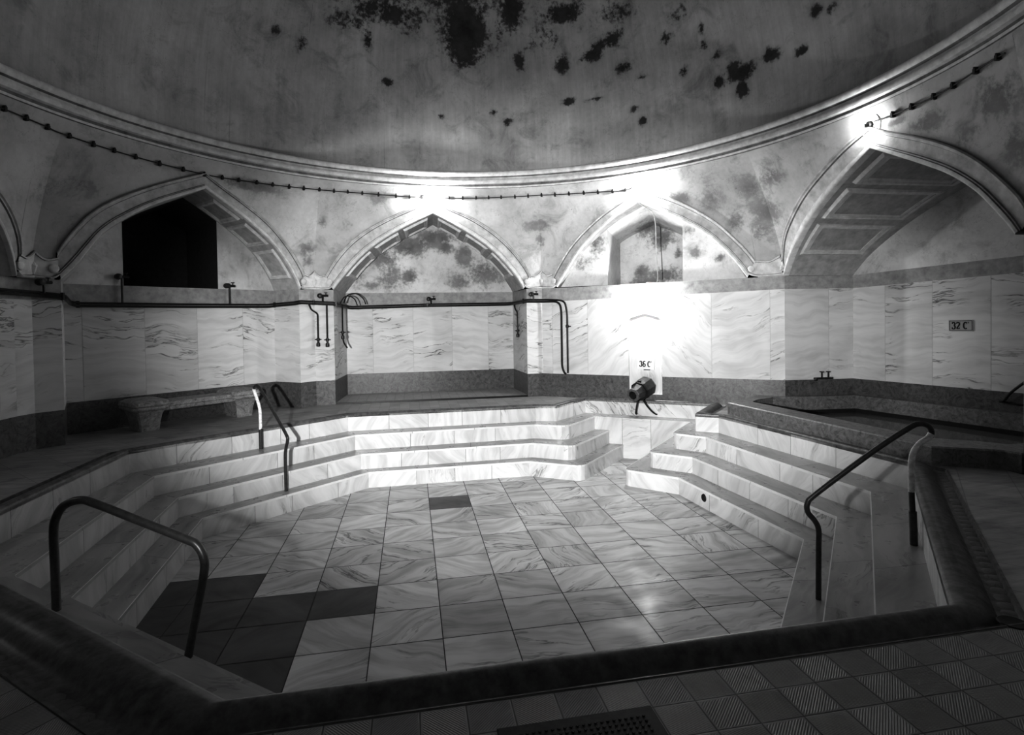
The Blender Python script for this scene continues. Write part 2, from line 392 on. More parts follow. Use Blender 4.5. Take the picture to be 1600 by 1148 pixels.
def tread(mb, a0, b0, a1, b1, z, L=1.1, mi=1):
    """tread between the riser foot a0-b0 and the nosing a1-b1"""
    ts = split_edge(a1, b1, L) if dist2(a1, b1) > .15 else [0, 1]
    D = dist2(a1, b1) + 1e-6; ax = ((b1[0] - a1[0]) / D, (b1[1] - a1[1]) / D); ay = (-ax[1], ax[0])
    g = .002 / D
    for u, w in zip(ts[:-1], ts[1:]):
        u2, w2 = (u + g if u > 0 else u), (w - g if w < 1 else w)
        P = [lerp(a0, b0, u2), lerp(a0, b0, w2), lerp(a1, b1, w2), lerp(a1, b1, u2)]
        uv = [((p[0] - a1[0]) * ax[0] + (p[1] - a1[1]) * ax[1], (p[0] - a1[0]) * ay[0] + (p[1] - a1[1]) * ay[1]) for p in P]
        mb.face([(*p, z) for p in P], uv, rsl(random.uniform(-18, 18)), mi)
        if w < 1:
            P = [lerp(a0, b0, w2), lerp(a0, b0, w + g), lerp(a1, b1, w + g), lerp(a1, b1, w2)]
            mb.face([(*p, z) for p in P], mi=2)
def nose_offset(a, b, c, d):
    return None
SM = [M['step'], M['tread'], M['joint'], M['nose']]
def flight(name, lines, label):
    root = empty(name, (*lines[0][0], ZL[4]))
    tag(root, label, 'steps')
    for k in range(4):
        mb = MB()
        P = lines[k]
        lip = .03 if k else 0
        for i in range(len(P) - 1):
            if k:
                # tread edge: thin lip 8 mm proud of riser, paler to paint a highlight
                n = Vector((-(P[i + 1][1] - P[i][1]), P[i + 1][0] - P[i][0])).normalized() * -.008
                a = (P[i][0] + n.x, P[i][1] + n.y); b = (P[i + 1][0] + n.x, P[i + 1][1] + n.y)
                riser(mb, a, b, ZL[k], ZL[k] - lip, L=1.1, mi=3, tone=-.9 if i == 0 and P[0][0] < -2 else None)  # left-side edge darkened too, so its shade is in the colour
                mb.face([(*P[i], ZL[k]), (*P[i + 1], ZL[k]), (*b, ZL[k]), (*a, ZL[k])], mi=3)
                mb.face([(*P[i], ZL[k] - lip), (*a, ZL[k] - lip), (*b, ZL[k] - lip), (*P[i + 1], ZL[k] - lip)], mi=3)
                tread(mb, lines[k - 1][i], lines[k - 1][i + 1], P[i], P[i + 1], ZL[k])
            riser(mb, P[i], P[i + 1], ZL[k] - lip, ZL[k + 1], L=random.choice([.7, .85, .6]), tone=-.35 if i == 0 and P[0][0] < -2 else None)  # left-side risers toned down, shade painted into the marble
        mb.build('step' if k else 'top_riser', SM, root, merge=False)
    return root
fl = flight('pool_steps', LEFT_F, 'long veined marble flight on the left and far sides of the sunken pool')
fr = flight('pool_steps', RIGHT_F, 'veined marble flight on the right side of the pool below the corner tub')
# near-left bathing seat: two ledges
ns = empty('bathing_seat', (-2, 3.6, -1.03)); tag(ns, 'narrow marble ledge inside the near left pool rim under the curved handrail', 'ledge')
for k in range(3):
    mb = MB(); P = NL_IN[k]
    if k: tread(mb, NL_IN[k - 1][0], NL_IN[k - 1][1], P[0], P[1], ZL[k])
    riser(mb, P[0], P[1], ZL[k], ZL[k + 1] if k < 2 else ZL[4])
    mb.build('ledge_step' if k else 'rim_riser', SM, ns, merge=False)
# ledge and wall at the back of the inlet
wb = empty('inlet_wall', (4.3, 9.7, -1.03)); tag(wb, 'bright marble panel wall between the two flights below the hot spout', 'panel wall')
mb = MB(); riser(mb, LEFT[0][5], RIGHT[0][0], 0, ZL[1], 1.6, ang=-50); mb.build('upper_panel', SM, wb, merge=False)
mb = MB(); tread(mb, LEFT[0][5], RIGHT[0][0], LEFT[1][5], RIGHT[1][0], ZL[1], 1.4); mb.build('ledge', SM, wb, merge=False)
mb = MB(); A, B = (3.434, 10.047), (4.889, 9.056)
A2 = lerp(A, B, -.3)
for u0, u1, an in ((0, .3, 65), (.302, .6, 12), (.602, 1, 55)):
    p, q = lerp(A, B, u0), lerp(A, B, u1); D = dist2(A, B)
    mb.face([(*p, ZL[1]), (*q, ZL[1]), (*q, ZL[4]), (*p, ZL[4])], [(u0 * D, 0), (u1 * D, 0), (u1 * D, -.76), (u0 * D, -.76)], rsl(an))
mb.build('lower_panel', SM, wb, merge=False)
# near wall of the pool under the rim
mb = MB(); riser(mb, (-.78, 2.465), (2.84, 2.47), -.02, ZL[4], .8)
tag(mb.build('trim_2', SM, merge=False), kind='structure')

# pool floor: one mesh of marble tiles
mb = MB(); X0, PX, Y0, PY = .215, .585, 4.54, .5265
def dark(i, j): return (i, j) in {(-4, 2), (-4, 1), (-3, 1), (-2, 1), (-3, 0), (-4, 0), (-3, -1), (-4, -1), (-5, 2), (-5, 1), (-5, 0), (0, 6), (-3, -2), (-4, -2), (-5, -1)}
for i in range(-7, 9):
    for j in range(-5, 12):
        x0, y0 = X0 + i * PX, Y0 + j * PY; g = .0042
        if x0 < -4 or x0 > 5 or y0 < 2.2 or y0 > 10: continue
        if x0 + y0 > 14.3 or (x0 < -2.4 and y0 > 8.9): continue
        p = [(x0 + g, y0 + g), (x0 + PX - g, y0 + g), (x0 + PX - g, y0 + PY - g), (x0 + g, y0 + PY - g)]
        if i <= 1: an = (35 if (i + j) % 2 else -35) + random.uniform(-12, 12)
        else: an = random.choice([0, 4, -5, 8, 80, 95, 30, -30]) + random.uniform(-6, 6)
        if i >= 0 and j <= 0: an = random.uniform(-6, 6)
        mb.face([(*q, ZL[4]) for q in p], p, rsl(an, random.uniform(.25, .75)), 1 if dark(i, j) else 0)
mb.face([(-4, 2.3, ZL[4] - .004), (5.2, 2.3, ZL[4] - .004), (5.2, 10, ZL[4] - .004), (-4, 10, ZL[4] - .004)], mi=2)
tag(mb.build('floor', [M['tile'], M['darktile'], M['joint']], merge=False), kind='structure')

# ------------------------------------------------------------------ rounded curb and gutter ring
RING = LEFT[0] + RIGHT[0] + [(-.78, 2.465)]
#        L      FL   F    kink tipside | notch | tip   kink  R    NR    N    NL     (edge i: RING[i]->RING[i+1])
WID = [.72, .5, .45, .4, .55, .3, .8, .35, .42, 1.0, .62, 1.15]
def offset_ring(ds):
    n = len(RING); out = []
    def ln(i):
        a, b = Vector(RING[i]), Vector(RING[(i + 1) % n]); d = (b - a).normalized(); nr = Vector((-d.y, d.x))
        return a, d, nr
    for i in range(n):
        a0, d0, n0 = ln(i - 1); a1, d1, n1 = ln(i)
        w0, w1 = ds * WID[(i - 1) % n], ds * WID[i]
        p = a0 + n0 * w0; q = a1 + n1 * w1
        det = d0.x * d1.y - d0.y * d1.x
        if abs(det) < .05: r = (Vector(RING[i]) + (n0 * w0 + n1 * w1) * .5)
        else:
            t_ = ((q.x - p.x) * d1.y - (q.y - p.y) * d1.x) / det; r = p + d0 * t_
        out.append((r.x, r.y))
    return out
prof = [(0, -.03), (0, .012), (.02, .03), (.06, .04), (.105, .038), (.15, .024), (.185, -.002), (.21, -.03), (.27, -.036), (.30, -.034), (.31, .004), (.325, .004)]
# RING runs clockwise seen from above, so the left normal points away from the pool
rows = [[(*p, z) for p in offset_ring(d)] for d, z in prof]
rows[0] = [(*p, -.03) for p in RING]
mb = MB(); mb.strip(rows, closed=True)
cb = tag(mb.build('trim_1', M['curb'], smooth=True), kind='structure')
GOUT = offset_ring(.318)

# scalloped outer edge of the near-left and right gutters
mb = MB()
for e, cnt in ((11, 40), (9, 34)):
    a, b = offset_ring(.285)[e], offset_ring(.285)[(e + 1) % 12]; 
    for k in range(cnt):
        c = lerp(a, b, (k + .5) / cnt); hz = random.uniform(-.022, -.012)
        for q in range(8):
            a0, a1 = q * PI / 4, (q + 1) * PI / 4; r = .058
            mb.face([(c[0], c[1], hz), (c[0] + r * math.cos(a0), c[1] + r * math.sin(a0), -.033), (c[0] + r * math.cos(a1), c[1] + r * math.sin(a1), -.033)])
mb.build('gutter_edge', M['dado'], cb, smooth=True)

# ------------------------------------------------------------------ platform
PL = [(-4.95, 3.6), (-4.95, 4.2), (-5.75, 4.2), (-5.75, 7.4), (-4.95, 7.4), (-4.93, 7.97), (-4.86, 8.19), (-4.64, 8.41), (-5.02, 9.15), (-2.59, 11.27), (-2.06, 10.9), (-1.82, 11.12), (-1.466, 11.12), (-1.375, 12.38), (2.305, 12.38), (2.363, 11.12), (2.695, 11.13), (6.0, 8.78),
      (5.45, 8.36), (5.07, 8.17), (5.36, 4.86), (5.9, 4.55), (5.9, 4.2), (2.9, .5), (2.6, -1.3), (-1.6, -1.3), (-1.9, .5)]
def poly_fill(mb, loops, z, mi=0):
    pts = [p for l in loops for p in l]
    for tri in tessellate_polygon([[Vector((*p, 0)) for p in l] for l in loops]):
        q = [pts[i] for i in tri]
        if (q[1][0] - q[0][0]) * (q[2][1] - q[0][1]) - (q[1][1] - q[0][1]) * (q[2][0] - q[0][0]) < 0: q = q[::-1]
        mb.face([(*p, z) for p in q], mi=mi)
mb = MB(); poly_fill(mb, [PL, GOUT], 0.0)
tag(mb.build('floor', M['floor']), kind='structure')
# slightly raised floor of the far niche
NF = [(-1.466, 11.12), (2.363, 11.12), (2.305, 12.38), (-1.375, 12.38)]
mb = MB(); poly_fill(mb, [NF], .035, 0)
mb.face([(-1.466, 11.115, 0), (2.363, 11.115, 0), (2.363, 11.115, .035), (-1.466, 11.115, .035)], mi=1)
mb.face([(-1.466, 11.115, .0355), (2.363, 11.115, .0355), (2.363, 11.15, .0355), (-1.466, 11.15, .0355)], mi=1)
for k in range(1, 21):
    x = -1.46 + k * .185
    mb.face([(x, 11.15, .0357), (x + .006, 11.15, .0357), (x + .006, 12.37, .0357), (x, 12.37, .0357)], mi=1)
tag(mb.build('floor', [M['niche'], M['tubdark']], merge=False), kind='structure')

# ------------------------------------------------------------------ walls
CX, CY, CR, ZS, ZC = .575, 5.79, 5.27, 2.25, 4.25
S = {'FL': ((-4.86, 8.19), (-1.82, 11.12)), 'F': ((-1.82, 11.12), (2.695, 11.13)), 'FR': ((2.695, 11.13), (6.38, 8.51)),
     'R': ((6.38, 8.51), (5.9, 4.2)), 'L': ((-4.95, 3.6), (-4.86, 8.19)), 'NR': ((5.9, 4.2), (2.9, .5)), 'N': ((2.9, .5), (-1.9, .5)), 'NL': ((-1.9, .5), (-4.95, 3.6))}
def side_len(k): return dist2(*S[k])
def surf(k, s, z):
    a, b = S[k]; L = side_len(k); p = (a[0] + (b[0] - a[0]) * s / L, a[1] + (b[1] - a[1]) * s / L)
    d = (p[0] - CX, p[1] - CY); h = math.hypot(*d); c = (CX + d[0] / h * CR, CY + d[1] / h * CR)
    w = min(max((z - ZS) / (ZC - ZS), 0), 1) ** 1.5
    return Vector((p[0] + (c[0] - p[0]) * w, p[1] + (c[1] - p[1]) * w, z))
def n_in(k):
    a, b = S[k]; d = Vector((b[0] - a[0], b[1] - a[1], 0)).normalized(); return Vector((d.y, -d.x, 0))
ARCH = {
 'FL': ([(.244, 2.595), (.356, 2.842), (.577, 3.164), (.897, 3.42), (1.369, 3.68), (1.886, 3.915), (2.14, 4.02), (2.369, 3.89), (2.794, 3.665), (3.247, 3.384), (3.631, 3.018), (3.894, 2.692), (4.0, 2.5)],
        [(.3, 2.235), (.454, 2.42), (.567, 2.6), (.74, 2.887), (.998, 3.13), (1.39, 3.4), (1.86, 3.635), (2.14, 3.765), (2.518, 3.56), (2.952, 3.302), (3.366, 2.993), (3.643, 2.675), (3.83, 2.38), (3.89, 2.235)]),
 'F': ([(.188, 2.485), (.376, 2.812), (.676, 3.162), (1.074, 3.453), (1.57, 3.711), (2.07, 3.928), (2.299, 4.038), (2.548, 3.895), (3.077, 3.674), (3.545, 3.379), (3.921, 3.037), (4.201, 2.668), (4.283, 2.481)],
       [(.36, 2.235), (.551, 2.485), (.767, 2.749), (1.074, 3.038), (1.476, 3.311), (1.883, 3.534), (2.294, 3.735), (2.65, 3.55), (3.163, 3.25), (3.535, 2.968), (3.862, 2.621), (4.05, 2.36), (4.118, 2.235)]),
 'FR': ([(.235, 2.42), (.34, 2.62), (.604, 2.99), (.962, 3.332), (1.407, 3.642), (1.95, 3.915), (2.15, 4.02), (2.34, 3.93), (2.752, 3.768), (3.163, 3.545), (3.543, 3.273), (3.814, 2.978), (3.983, 2.76), (4.1, 2.55)],
        [(.35, 2.255), (.561, 2.546), (.845, 2.94), (1.194, 3.248), (1.585, 3.519), (2.1, 3.765), (2.4, 3.61), (2.706, 3.444), (3.034, 3.27), (3.342, 3.056), (3.586, 2.798), (3.786, 2.525), (3.93, 2.28)]),
 'R': ([(.04, 2.55), (.12, 2.76), (.3, 3.03), (.852, 3.43), (1.377, 3.69), (1.9, 3.91), (2.33, 4.03), (2.623, 3.87), (3.031, 3.68), (3.448, 3.44), (3.745, 3.21), (3.976, 2.962), (4.173, 2.703), (4.24, 2.52)],
       [(.05, 2.285), (.345, 2.615), (.806, 2.968), (1.316, 3.269), (1.839, 3.522), (2.335, 3.74), (2.72, 3.53), (3.121, 3.305), (3.41, 3.125), (3.707, 2.875), (3.907, 2.628), (4.049, 2.436), (4.1, 2.36)]),
 'L': ([(.15, 2.5), (.42, 2.9), (.7, 3.19), (1.07, 3.46), (1.5, 3.71), (2.0, 3.93), (2.23, 4.04), (2.46, 3.93), (2.95, 3.7), (3.5, 3.45), (3.75, 3.3), (4.0, 3.12), (4.178, 2.94), (4.3, 2.74), (4.34, 2.55)],
       [(.3, 2.235), (.48, 2.485), (.7, 2.749), (1.0, 3.038), (1.4, 3.311), (1.82, 3.534), (2.23, 3.735), (2.6, 3.55), (3.1, 3.3), (3.5, 3.11), (3.9, 2.85), (4.103, 2.6), (4.2, 2.4), (4.25, 2.235)]),
}
def resample_half(p, n):
    d = [0]
    for a, b in zip(p[:-1], p[1:]): d.append(d[-1] + dist2(a, b))
    out = []
    for i in range(n + 1):
        t_ = d[-1] * i / n; j = 0
        while j < len(d) - 2 and d[j + 1] < t_: j += 1
        u = (t_ - d[j]) / max(d[j + 1] - d[j], 1e-9); out.append(lerp(p[j], p[j + 1], u))
    return out
def smooth2(p, n=6):
    return [(q.x, q.y) for q in smooth_path([(a, b, 0) for a, b in p], n)]
def resample(p, n=22):
    i = max(range(len(p)), key=lambda k: p[k][1])
    a = resample_half(smooth2(p[:i + 1]), n); b = resample_half(smooth2(p[i:]), n)
    return a + b[1:]
ARC = {k: (resample(o), resample(i)) for k, (o, i) in ARCH.items()}
def interp(poly, s):
    for a, b in zip(poly[:-1], poly[1:]):
        if a[0] <= s <= b[0] and b[0] > a[0]: return a[1] + (b[1] - a[1]) * (s - a[0]) / (b[0] - a[0])
    return None

def spandrel(k, root, bt0, bt1):
    L = side_len(k); O = ARC[k][0]; sL, sR = O[0][0], O[-1][0]; mb = MB()
    cols = [(x * sL / 3, None) for x in range(4)] + [(p[0], p[1]) for p in O] + [(sR + (L - sR) * x / 3, None) for x in range(4)]
    rows = 16; grid = []
    for s, zl in cols:
        z0 = zl if zl is not None else bt0 + (bt1 - bt0) * s / L
        grid.append([surf(k, s, z0 + (ZC + .02 - z0) * r / rows) for r in range(rows + 1)])
    mb.strip(grid)
    return mb.build('spandrel', M['plaster'], root, smooth=True, stain=wall_stain)
def archivolt(k, root):
    O, I = ARC[k]; ni = n_in(k)
    pr = [(0, 0), (0, .03), (.05, .05), (.1, .05), (.13, .03), (.19, .03), (.22, .012), (.7, .012), (.73, .028), (.78, .028), (.8, .045), (.9, .055), (.97, .05), (1, .03), (1, -.05)]
    rows = []
    for o, i in zip(O, I):
        rows.append([surf(k, *lerp(o, i, v)) + ni * h for v, h in pr])
    mb = MB()
    for a, b in zip(rows[:-1], rows[1:]):
        for q in range(len(a) - 1): mb.face([a[q], a[q + 1], b[q + 1], b[q]], mi=2 if q in (0, 5, 7, 9) else 1 if q >= 8 else 0)
    av = mb.build('archivolt', [M['mould'], M['mouldlight'], M['groove']], root, smooth=True)
    return av
def soffit(k, root, bl, br, dv=6):
    I = ARC[k][1]; s0, s1 = I[0][0], I[-1][0]; mb = MB()
    def P(i, v):
        f = surf(k, *I[i]); t_ = (I[i][0] - s0) / (s1 - s0); b = lerp(bl, br, t_)
        return f.lerp(Vector((*b, I[i][1])), v)
    mb.strip([[P(i, v / dv) for v in range(dv + 1)] for i in range(len(I))])
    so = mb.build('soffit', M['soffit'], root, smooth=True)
    return so, P
def coffers(k, so, P, ranges, v0=.16, v1=.84):
    n = len(ARC[k][1]); ctr = surf(k, side_len(k) / 2, 2.5)
    def Q(u, v, h):
        i = min(int(u), n - 2); p = P(i, v).lerp(P(i + 1, v), u - i)
        return p + (ctr - p).normalized() * h
    for ua, ub in ranges:
        mb = MB(); m = 12
        def loop(du, dv_, h):
            a, b, c, d = ua + du, ub - du, v0 + dv_, v1 - dv_
            pts = [Q(a + (b - a) * x / m, c, h) for x in range(m)] + [Q(b, c + (d - c) * x / m, h) for x in range(m)]
            return pts + [Q(b + (a - b) * x / m, d, h) for x in range(m)] + [Q(a, d + (c - d) * x / m, h) for x in range(m)]
        mb.strip([loop(0, 0, 0), loop(.12, .016, .045), loop(.4, .045, .045), loop(.46, .05, .02), loop(.75, .08, .02), loop(.85, .09, .0)], closed=True)
        mb.build('coffer_frame', M['mouldlight'], so, smooth=False)
def lunette(k, root, bl, br, bt, opening=None, depth=1.0, slope=1.0, omat=None, name='lunette', bt2=None):
    I = ARC[k][1]; s0, s1 = I[0][0], I[-1][0]; mb = MB(); rows = 14
    d = Vector((br[0] - bl[0], br[1] - bl[1], 0)).normalized(); no = Vector((-d.y, d.x, 0))   # away from the room
    fr_ = [((p[0] - s0) / (s1 - s0), p[1]) for p in I]
    if opening:
        ex = []
        for f in opening:
            z = interp(fr_, f); ex.append((f, z))
        fr_ = sorted(fr_ + ex)
    def B(f, z, o=0): x, y = lerp(bl, br, f); return Vector((x, y, z)) + no * o
    def rowz(z): return [bt + (max(z, bt + .001) - bt) * r / rows for r in range(rows + 1)]
    def rowf(f, z): b_ = bt + ((bt2 or bt) - bt) * f; return [b_ + (max(z, b_ + .001) - b_) * r / rows for r in range(rows + 1)]
    for (f0, z0), (f1, z1) in zip(fr_[:-1], fr_[1:]):
        if f1 - f0 < 1e-6: continue
        ins = opening and f0 >= opening[0] - 1e-6 and f1 <= opening[1] + 1e-6
        if not ins: mb.strip([[B(f0, z) for z in rowf(f0, z0)], [B(f1, z) for z in rowf(f1, z1)]])
    lu = mb.build(name, M['lunette'], root, smooth=True, stain=wall_stain)
    if opening:
        w = MB(); fa, fb = opening; nd = 6
        def zb(z): return bt + (z - bt) * slope
        for f in opening:
            z = interp(fr_, f)
            w.strip([[B(f, bt + (bt + (z - bt) * (1 + (slope - 1) * q / nd) - bt) * r / rows, depth * q / nd) for r in range(rows + 1)] for q in range(nd + 1)])
        seg = [(f, z) for f, z in fr_ if fa - 1e-6 <= f <= fb + 1e-6]
        for (f0, z0), (f1, z1) in zip(seg[:-1], seg[1:]):
            w.strip([[B(f0, bt + (z0 - bt) * (1 + (slope - 1) * q / nd), depth * q / nd) for q in range(nd + 1)], [B(f1, bt + (z1 - bt) * (1 + (slope - 1) * q / nd), depth * q / nd) for q in range(nd + 1)]])
            w.strip([[B(f0, z, depth) for z in rowz(zb(z0))], [B(f1, z, depth) for z in rowz(zb(z1))]])
        w.face([B(fa, bt), B(fb, bt), B(fb, bt, depth), B(fa, bt, depth)])
        w.build('window_recess', omat or M['lunette'], lu, smooth=False, stain=wall_stain)
    return lu
def run(mbs, a, b, zs, seams=(), angs=None, tone=None, dseams=()):
    """one straight run of wall cladding: dado, marble slabs, stone band. zs = ((dado, band0, band1) at a, the same at b)"""
    D = dist2(a, b); (d0, m0, t0), (d1, m1, t1) = zs
    d = ((b[0] - a[0]) / D, (b[1] - a[1]) / D); back = (-d[1] * .004, d[0] * .004)
    def q(mb, u0, u1, za, zb_, sl=None, mi=0, off=0):
        p0, p1 = lerp(a, b, u0), lerp(a, b, u1)
        if off: p0 = (p0[0] + back[0], p0[1] + back[1]); p1 = (p1[0] + back[0], p1[1] + back[1])
        z = [za[0] + (za[1] - za[0]) * u0, za[0] + (za[1] - za[0]) * u1, zb_[0] + (zb_[1] - zb_[0]) * u1, zb_[0] + (zb_[1] - zb_[0]) * u0]
        mb.face([(*p0, z[0]), (*p1, z[1]), (*p1, z[2]), (*p0, z[3])], [(u0 * D, z[0]), (u1 * D, z[1]), (u1 * D, z[2]), (u0 * D, z[3])], sl, mi)
    q(mbs[0], 0, 1, (0, 0), (d0, d1))
    ss = [0] + [s / D for s in seams] + [1]; g = .002 / D
    for i, (u, w) in enumerate(zip(ss[:-1], ss[1:])):
        q(mbs[1], u + (g if i else 0), w - (g if w < 1 else 0), (d0, d1), (m0, m1), rsl(angs[i] if angs else None, tone))
    if len(ss) > 2: q(mbs[1], 0, 1, (d0, d1), (m0, m1), mi=1, off=1)
    q(mbs[2], 0, 1, (m0, m1), (t0, t1))
def cladding(root, mbs):
    mbs[0].build('dado', M['dado'], root, merge=False)
    mbs[1].build('marble_facing', [M['wall'], M['jointlight']], root, merge=False)
    mbs[2].build('stone_band', M['band'], root, merge=False)
def wall(name):
    o = empty(name, (0, 0, 0)); o['kind'] = 'structure'; return o
Z1 = (.475, 1.96, 2.235); Z2 = (.475, 2.06, 2.285); Z3 = (.48, 2.14, 2.37)
def proj_seams(a, pts): return [dist2(a, p) for p in pts]

# far-left side with the bench niche and the dark window
w1 = wall('wall_far_left'); mbs = [MB(), MB(), MB()]
run(mbs, (-4.93, 7.97), (-4.86, 8.19), (Z1, Z1)); run(mbs, (-4.86, 8.19), (-4.64, 8.41), (Z1, Z1)); run(mbs, (-4.64, 8.41), (-5.02, 9.15), (Z1, Z1))
run(mbs, (-5.02, 9.15), (-2.59, 11.27), (Z1, Z1), proj_seams((-5.02, 9.15), [(-4.86, 9.29), (-4.24, 9.83), (-3.64, 10.35), (-3.05, 10.87)]))
run(mbs, (-2.59, 11.27), (-2.06, 10.9), (Z1, Z1)); run(mbs, (-2.06, 10.9), (-1.82, 11.12), (Z1, Z1))
cladding(w1, mbs); spandrel('FL', w1, 2.235, 2.235); archivolt('FL', w1)
bl, br = (-5.02, 9.15), (-2.59, 11.27); so, P = soffit('FL', w1, bl, br); coffers('FL', so, P, [(24, 29), (30, 35), (36, 42)], .1, .9)
lunette('FL', w1, bl, br, 2.235, (.235, .68), 1.3, .95, M['recessdark'])

# far side
w2 = wall('wall_far'); mbs = [MB(), MB(), MB()]
run(mbs, (-1.82, 11.12), (-1.466, 11.12), (Z1, Z1)); run(mbs, (-1.466, 11.12), (-1.375, 12.38), (Z1, Z1))
run(mbs, (-1.375, 12.38), (2.305, 12.38), (Z1, Z1), [.555, 1.425, 2.285, 3.105]); run(mbs, (2.305, 12.38), (2.363, 11.12), (Z1, Z1))
run(mbs, (2.363, 11.12), (2.695, 11.13), (Z1, Z1)); cladding(w2, mbs)
spandrel('F', w2, 2.235, 2.235); archivolt('F', w2); bl, br = (-1.375, 12.38), (2.305, 12.38)
so, P = soffit('F', w2, bl, br); coffers('F', so, P, [(3, 9), (10, 15), (16, 21), (23, 28), (29, 34), (35, 41)], .1, .9)
lunette('F', w2, bl, br, 2.235)

# far-right side with the spout panel
w3 = wall('wall_far_right'); mbs = [MB(), MB(), MB()]; a, b = S['FR']; L = side_len('FR'); SLp, SRp = 1.798, 2.43
def fz(s): u = s / L; return tuple(x + (y - x) * u for x, y in zip(Z1, Z2))
def fp(s, o=0): n = n_in('FR'); p = lerp(a, b, s / L); return (p[0] + n.x * o, p[1] + n.y * o)
run(mbs, fp(0), fp(SLp), (fz(0), fz(SLp)), [.22, .975], [3, 18, 42], .55)
run(mbs, fp(SRp), fp(L), (fz(SRp), fz(L)), [.89, 1.86], [-42, 16, 20], .55)
# middle: slab above the recessed panel
top = [(SLp, 1.5), (SLp + .01, 1.56), (SLp + .04, 1.6), (SLp + .12, 1.63), (SLp + .316, 1.69), (SRp - .12, 1.63), (SRp - .04, 1.6), (SRp - .01, 1.56), (SRp, 1.5)]
for (s0, z0), (s1, z1) in zip(top[:-1], top[1:]):
    mbs[1].face([(*fp(s0), z0), (*fp(s1), z1), (*fp(s1), fz(s1)[1]), (*fp(s0), fz(s0)[1])], [(s0, z0), (s1, z1), (s1, 2), (s0, 2)], (.3, .03, .55, 1))
mbs[2].face([(*fp(SLp), fz(SLp)[1]), (*fp(SRp), fz(SRp)[1]), (*fp(SRp), fz(SRp)[2]), (*fp(SLp), fz(SLp)[2])])
mbs[0].face([(*fp(SLp), 0), (*fp(SRp), 0), (*fp(SRp), .13), (*fp(SLp), .13)])
cladding(w3, mbs)
pm = MB(); rc = -.045
ol = [(SLp, .13)] + top + [(SRp, .13)]
pm.face([(*fp(s, rc), z) for s, z in ol], [(s, z) for s, z in ol], (.71, .24, .6, 1))
for (s0, z0), (s1, z1) in zip(ol, ol[1:] + ol[:1]):
    pm.face([(*fp(s0), z0), (*fp(s1), z1), (*fp(s1, rc), z1), (*fp(s0, rc), z0)], [(s0, 0), (s1, 0), (s1, .05), (s0, .05)], (.2, .2, .4, 1), 0)
pm.build('recessed_panel', [M['wall']], w3, merge=False)
spandrel('FR', w3, Z1[2], Z2[2]); archivolt('FR', w3)
sI = ARC['FR'][1]; n3 = n_in('FR')
bl, br = fp(sI[0][0] + .02, -.12), fp(sI[-1][0] - .02, -.12)
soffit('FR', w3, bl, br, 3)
def frac(x): return (x - sI[0][0]) / (sI[-1][0] - sI[0][0])
lunette('FR', w3, bl, br, 2.26, (frac(1.36), frac(2.82)), 1.05, .86)

# right side above and behind the corner tub
w4 = wall('wall_right'); mbs = [MB(), MB(), MB()]
RIN, RB = (7.64, 8.4), (8.72, 4.4)
run(mbs, (6.38, 8.51), RIN, (Z2, Z2), [.81]); zR = Z3
zend = tuple(x + (y - x) * (dist2(RIN, RB) / 2.38) for x, y in zip(Z2, Z3))
run(mbs, RIN, RB, (Z2, zend), proj_seams(RIN, [(7.78, 7.88), (7.96, 7.2), (8.16, 6.48), (8.35, 5.77), (8.54, 5.07)]))
run(mbs, RB, (5.93, 4.4), (zend, Z3), [1.0, 2.0]); run(mbs, (5.93, 4.4), (5.9, 4.2), (Z3, Z3)); cladding(w4, mbs)
spandrel('R', w4, 2.285, 2.37); archivolt('R', w4); bl, br = RIN, RB
so, P = soffit('R', w4, bl, br, 8); coffers('R', so, P, [(3.5, 9), (10, 15.5), (16.5, 21.6)], .08, .9)
lunette('R', w4, bl, br, 2.285, bt2=zend[2])

# left side, mostly outside the picture
w5 = wall('wall_left'); mbs = [MB(), MB(), MB()]
run(mbs, (-4.95, 3.6), (-4.95, 4.2), (Z1, Z1)); run(mbs, (-4.95, 4.2), (-5.75, 4.2), (Z1, Z1)); run(mbs, (-5.75, 4.2), (-5.75, 7.4), (Z1, Z1), [.8, 1.6, 2.4])
run(mbs, (-5.75, 7.4), (-4.95, 7.4), (Z1, Z1)); run(mbs, (-4.95, 7.4), (-4.93, 7.97), (Z1, Z1), [.3]); cladding(w5, mbs)
spandrel('L', w5, 2.235, 2.235); archivolt('L', w5); soffit('L', w5, (-5.75, 4.2), (-5.75, 7.4)); lunette('L', w5, (-5.75, 4.2), (-5.75, 7.4), 2.235)

# walls behind the camera
def plain_wall(name, pts, k):
    w = wall(name); mbs = [MB(), MB(), MB()]
    for p, q in zip(pts[:-1], pts[1:]): run(mbs, p, q, (Z1, Z1), [dist2(p, q) / 2] if dist2(p, q) > 1.5 else [])
    cladding(w, mbs); mb = MB(); L = side_len(k)
    mb.strip([[surf(k, L * i / 12, z) for z in [z0(i) + (4.27 - z0(i)) * r / 10 for r in range(11)]] for i in range(13)] if (z0 := (lambda i: 3.3 if k == 'N' else 2.235)) else [])
    mb.build('spandrel', M['soffit'], w, smooth=True)
    return w
plain_wall('wall_near_right', [(5.9, 4.2), (2.9, .5)], 'NR')
wn = plain_wall('wall_near', [(2.9, .5), (2.6, -1.3), (-1.6, -1.3), (-1.9, .5)], 'N')
mb = MB(); N4 = [(2.9, .5), (2.6, -1.3), (-1.6, -1.3), (-1.9, .5)]
for p, q in zip(N4[:-1], N4[1:]): mb.face([(*p, 2.235), (*q, 2.235), (*q, 3.3), (*p, 3.3)])
mb.face([(*p, 3.3) for p in N4]); mb.build('niche_shell', M['lunette'], wn, stain=lambda p: 0)
plain_wall('wall_near_left', [(-1.9, .5), (-4.95, 3.6)], 'NL')

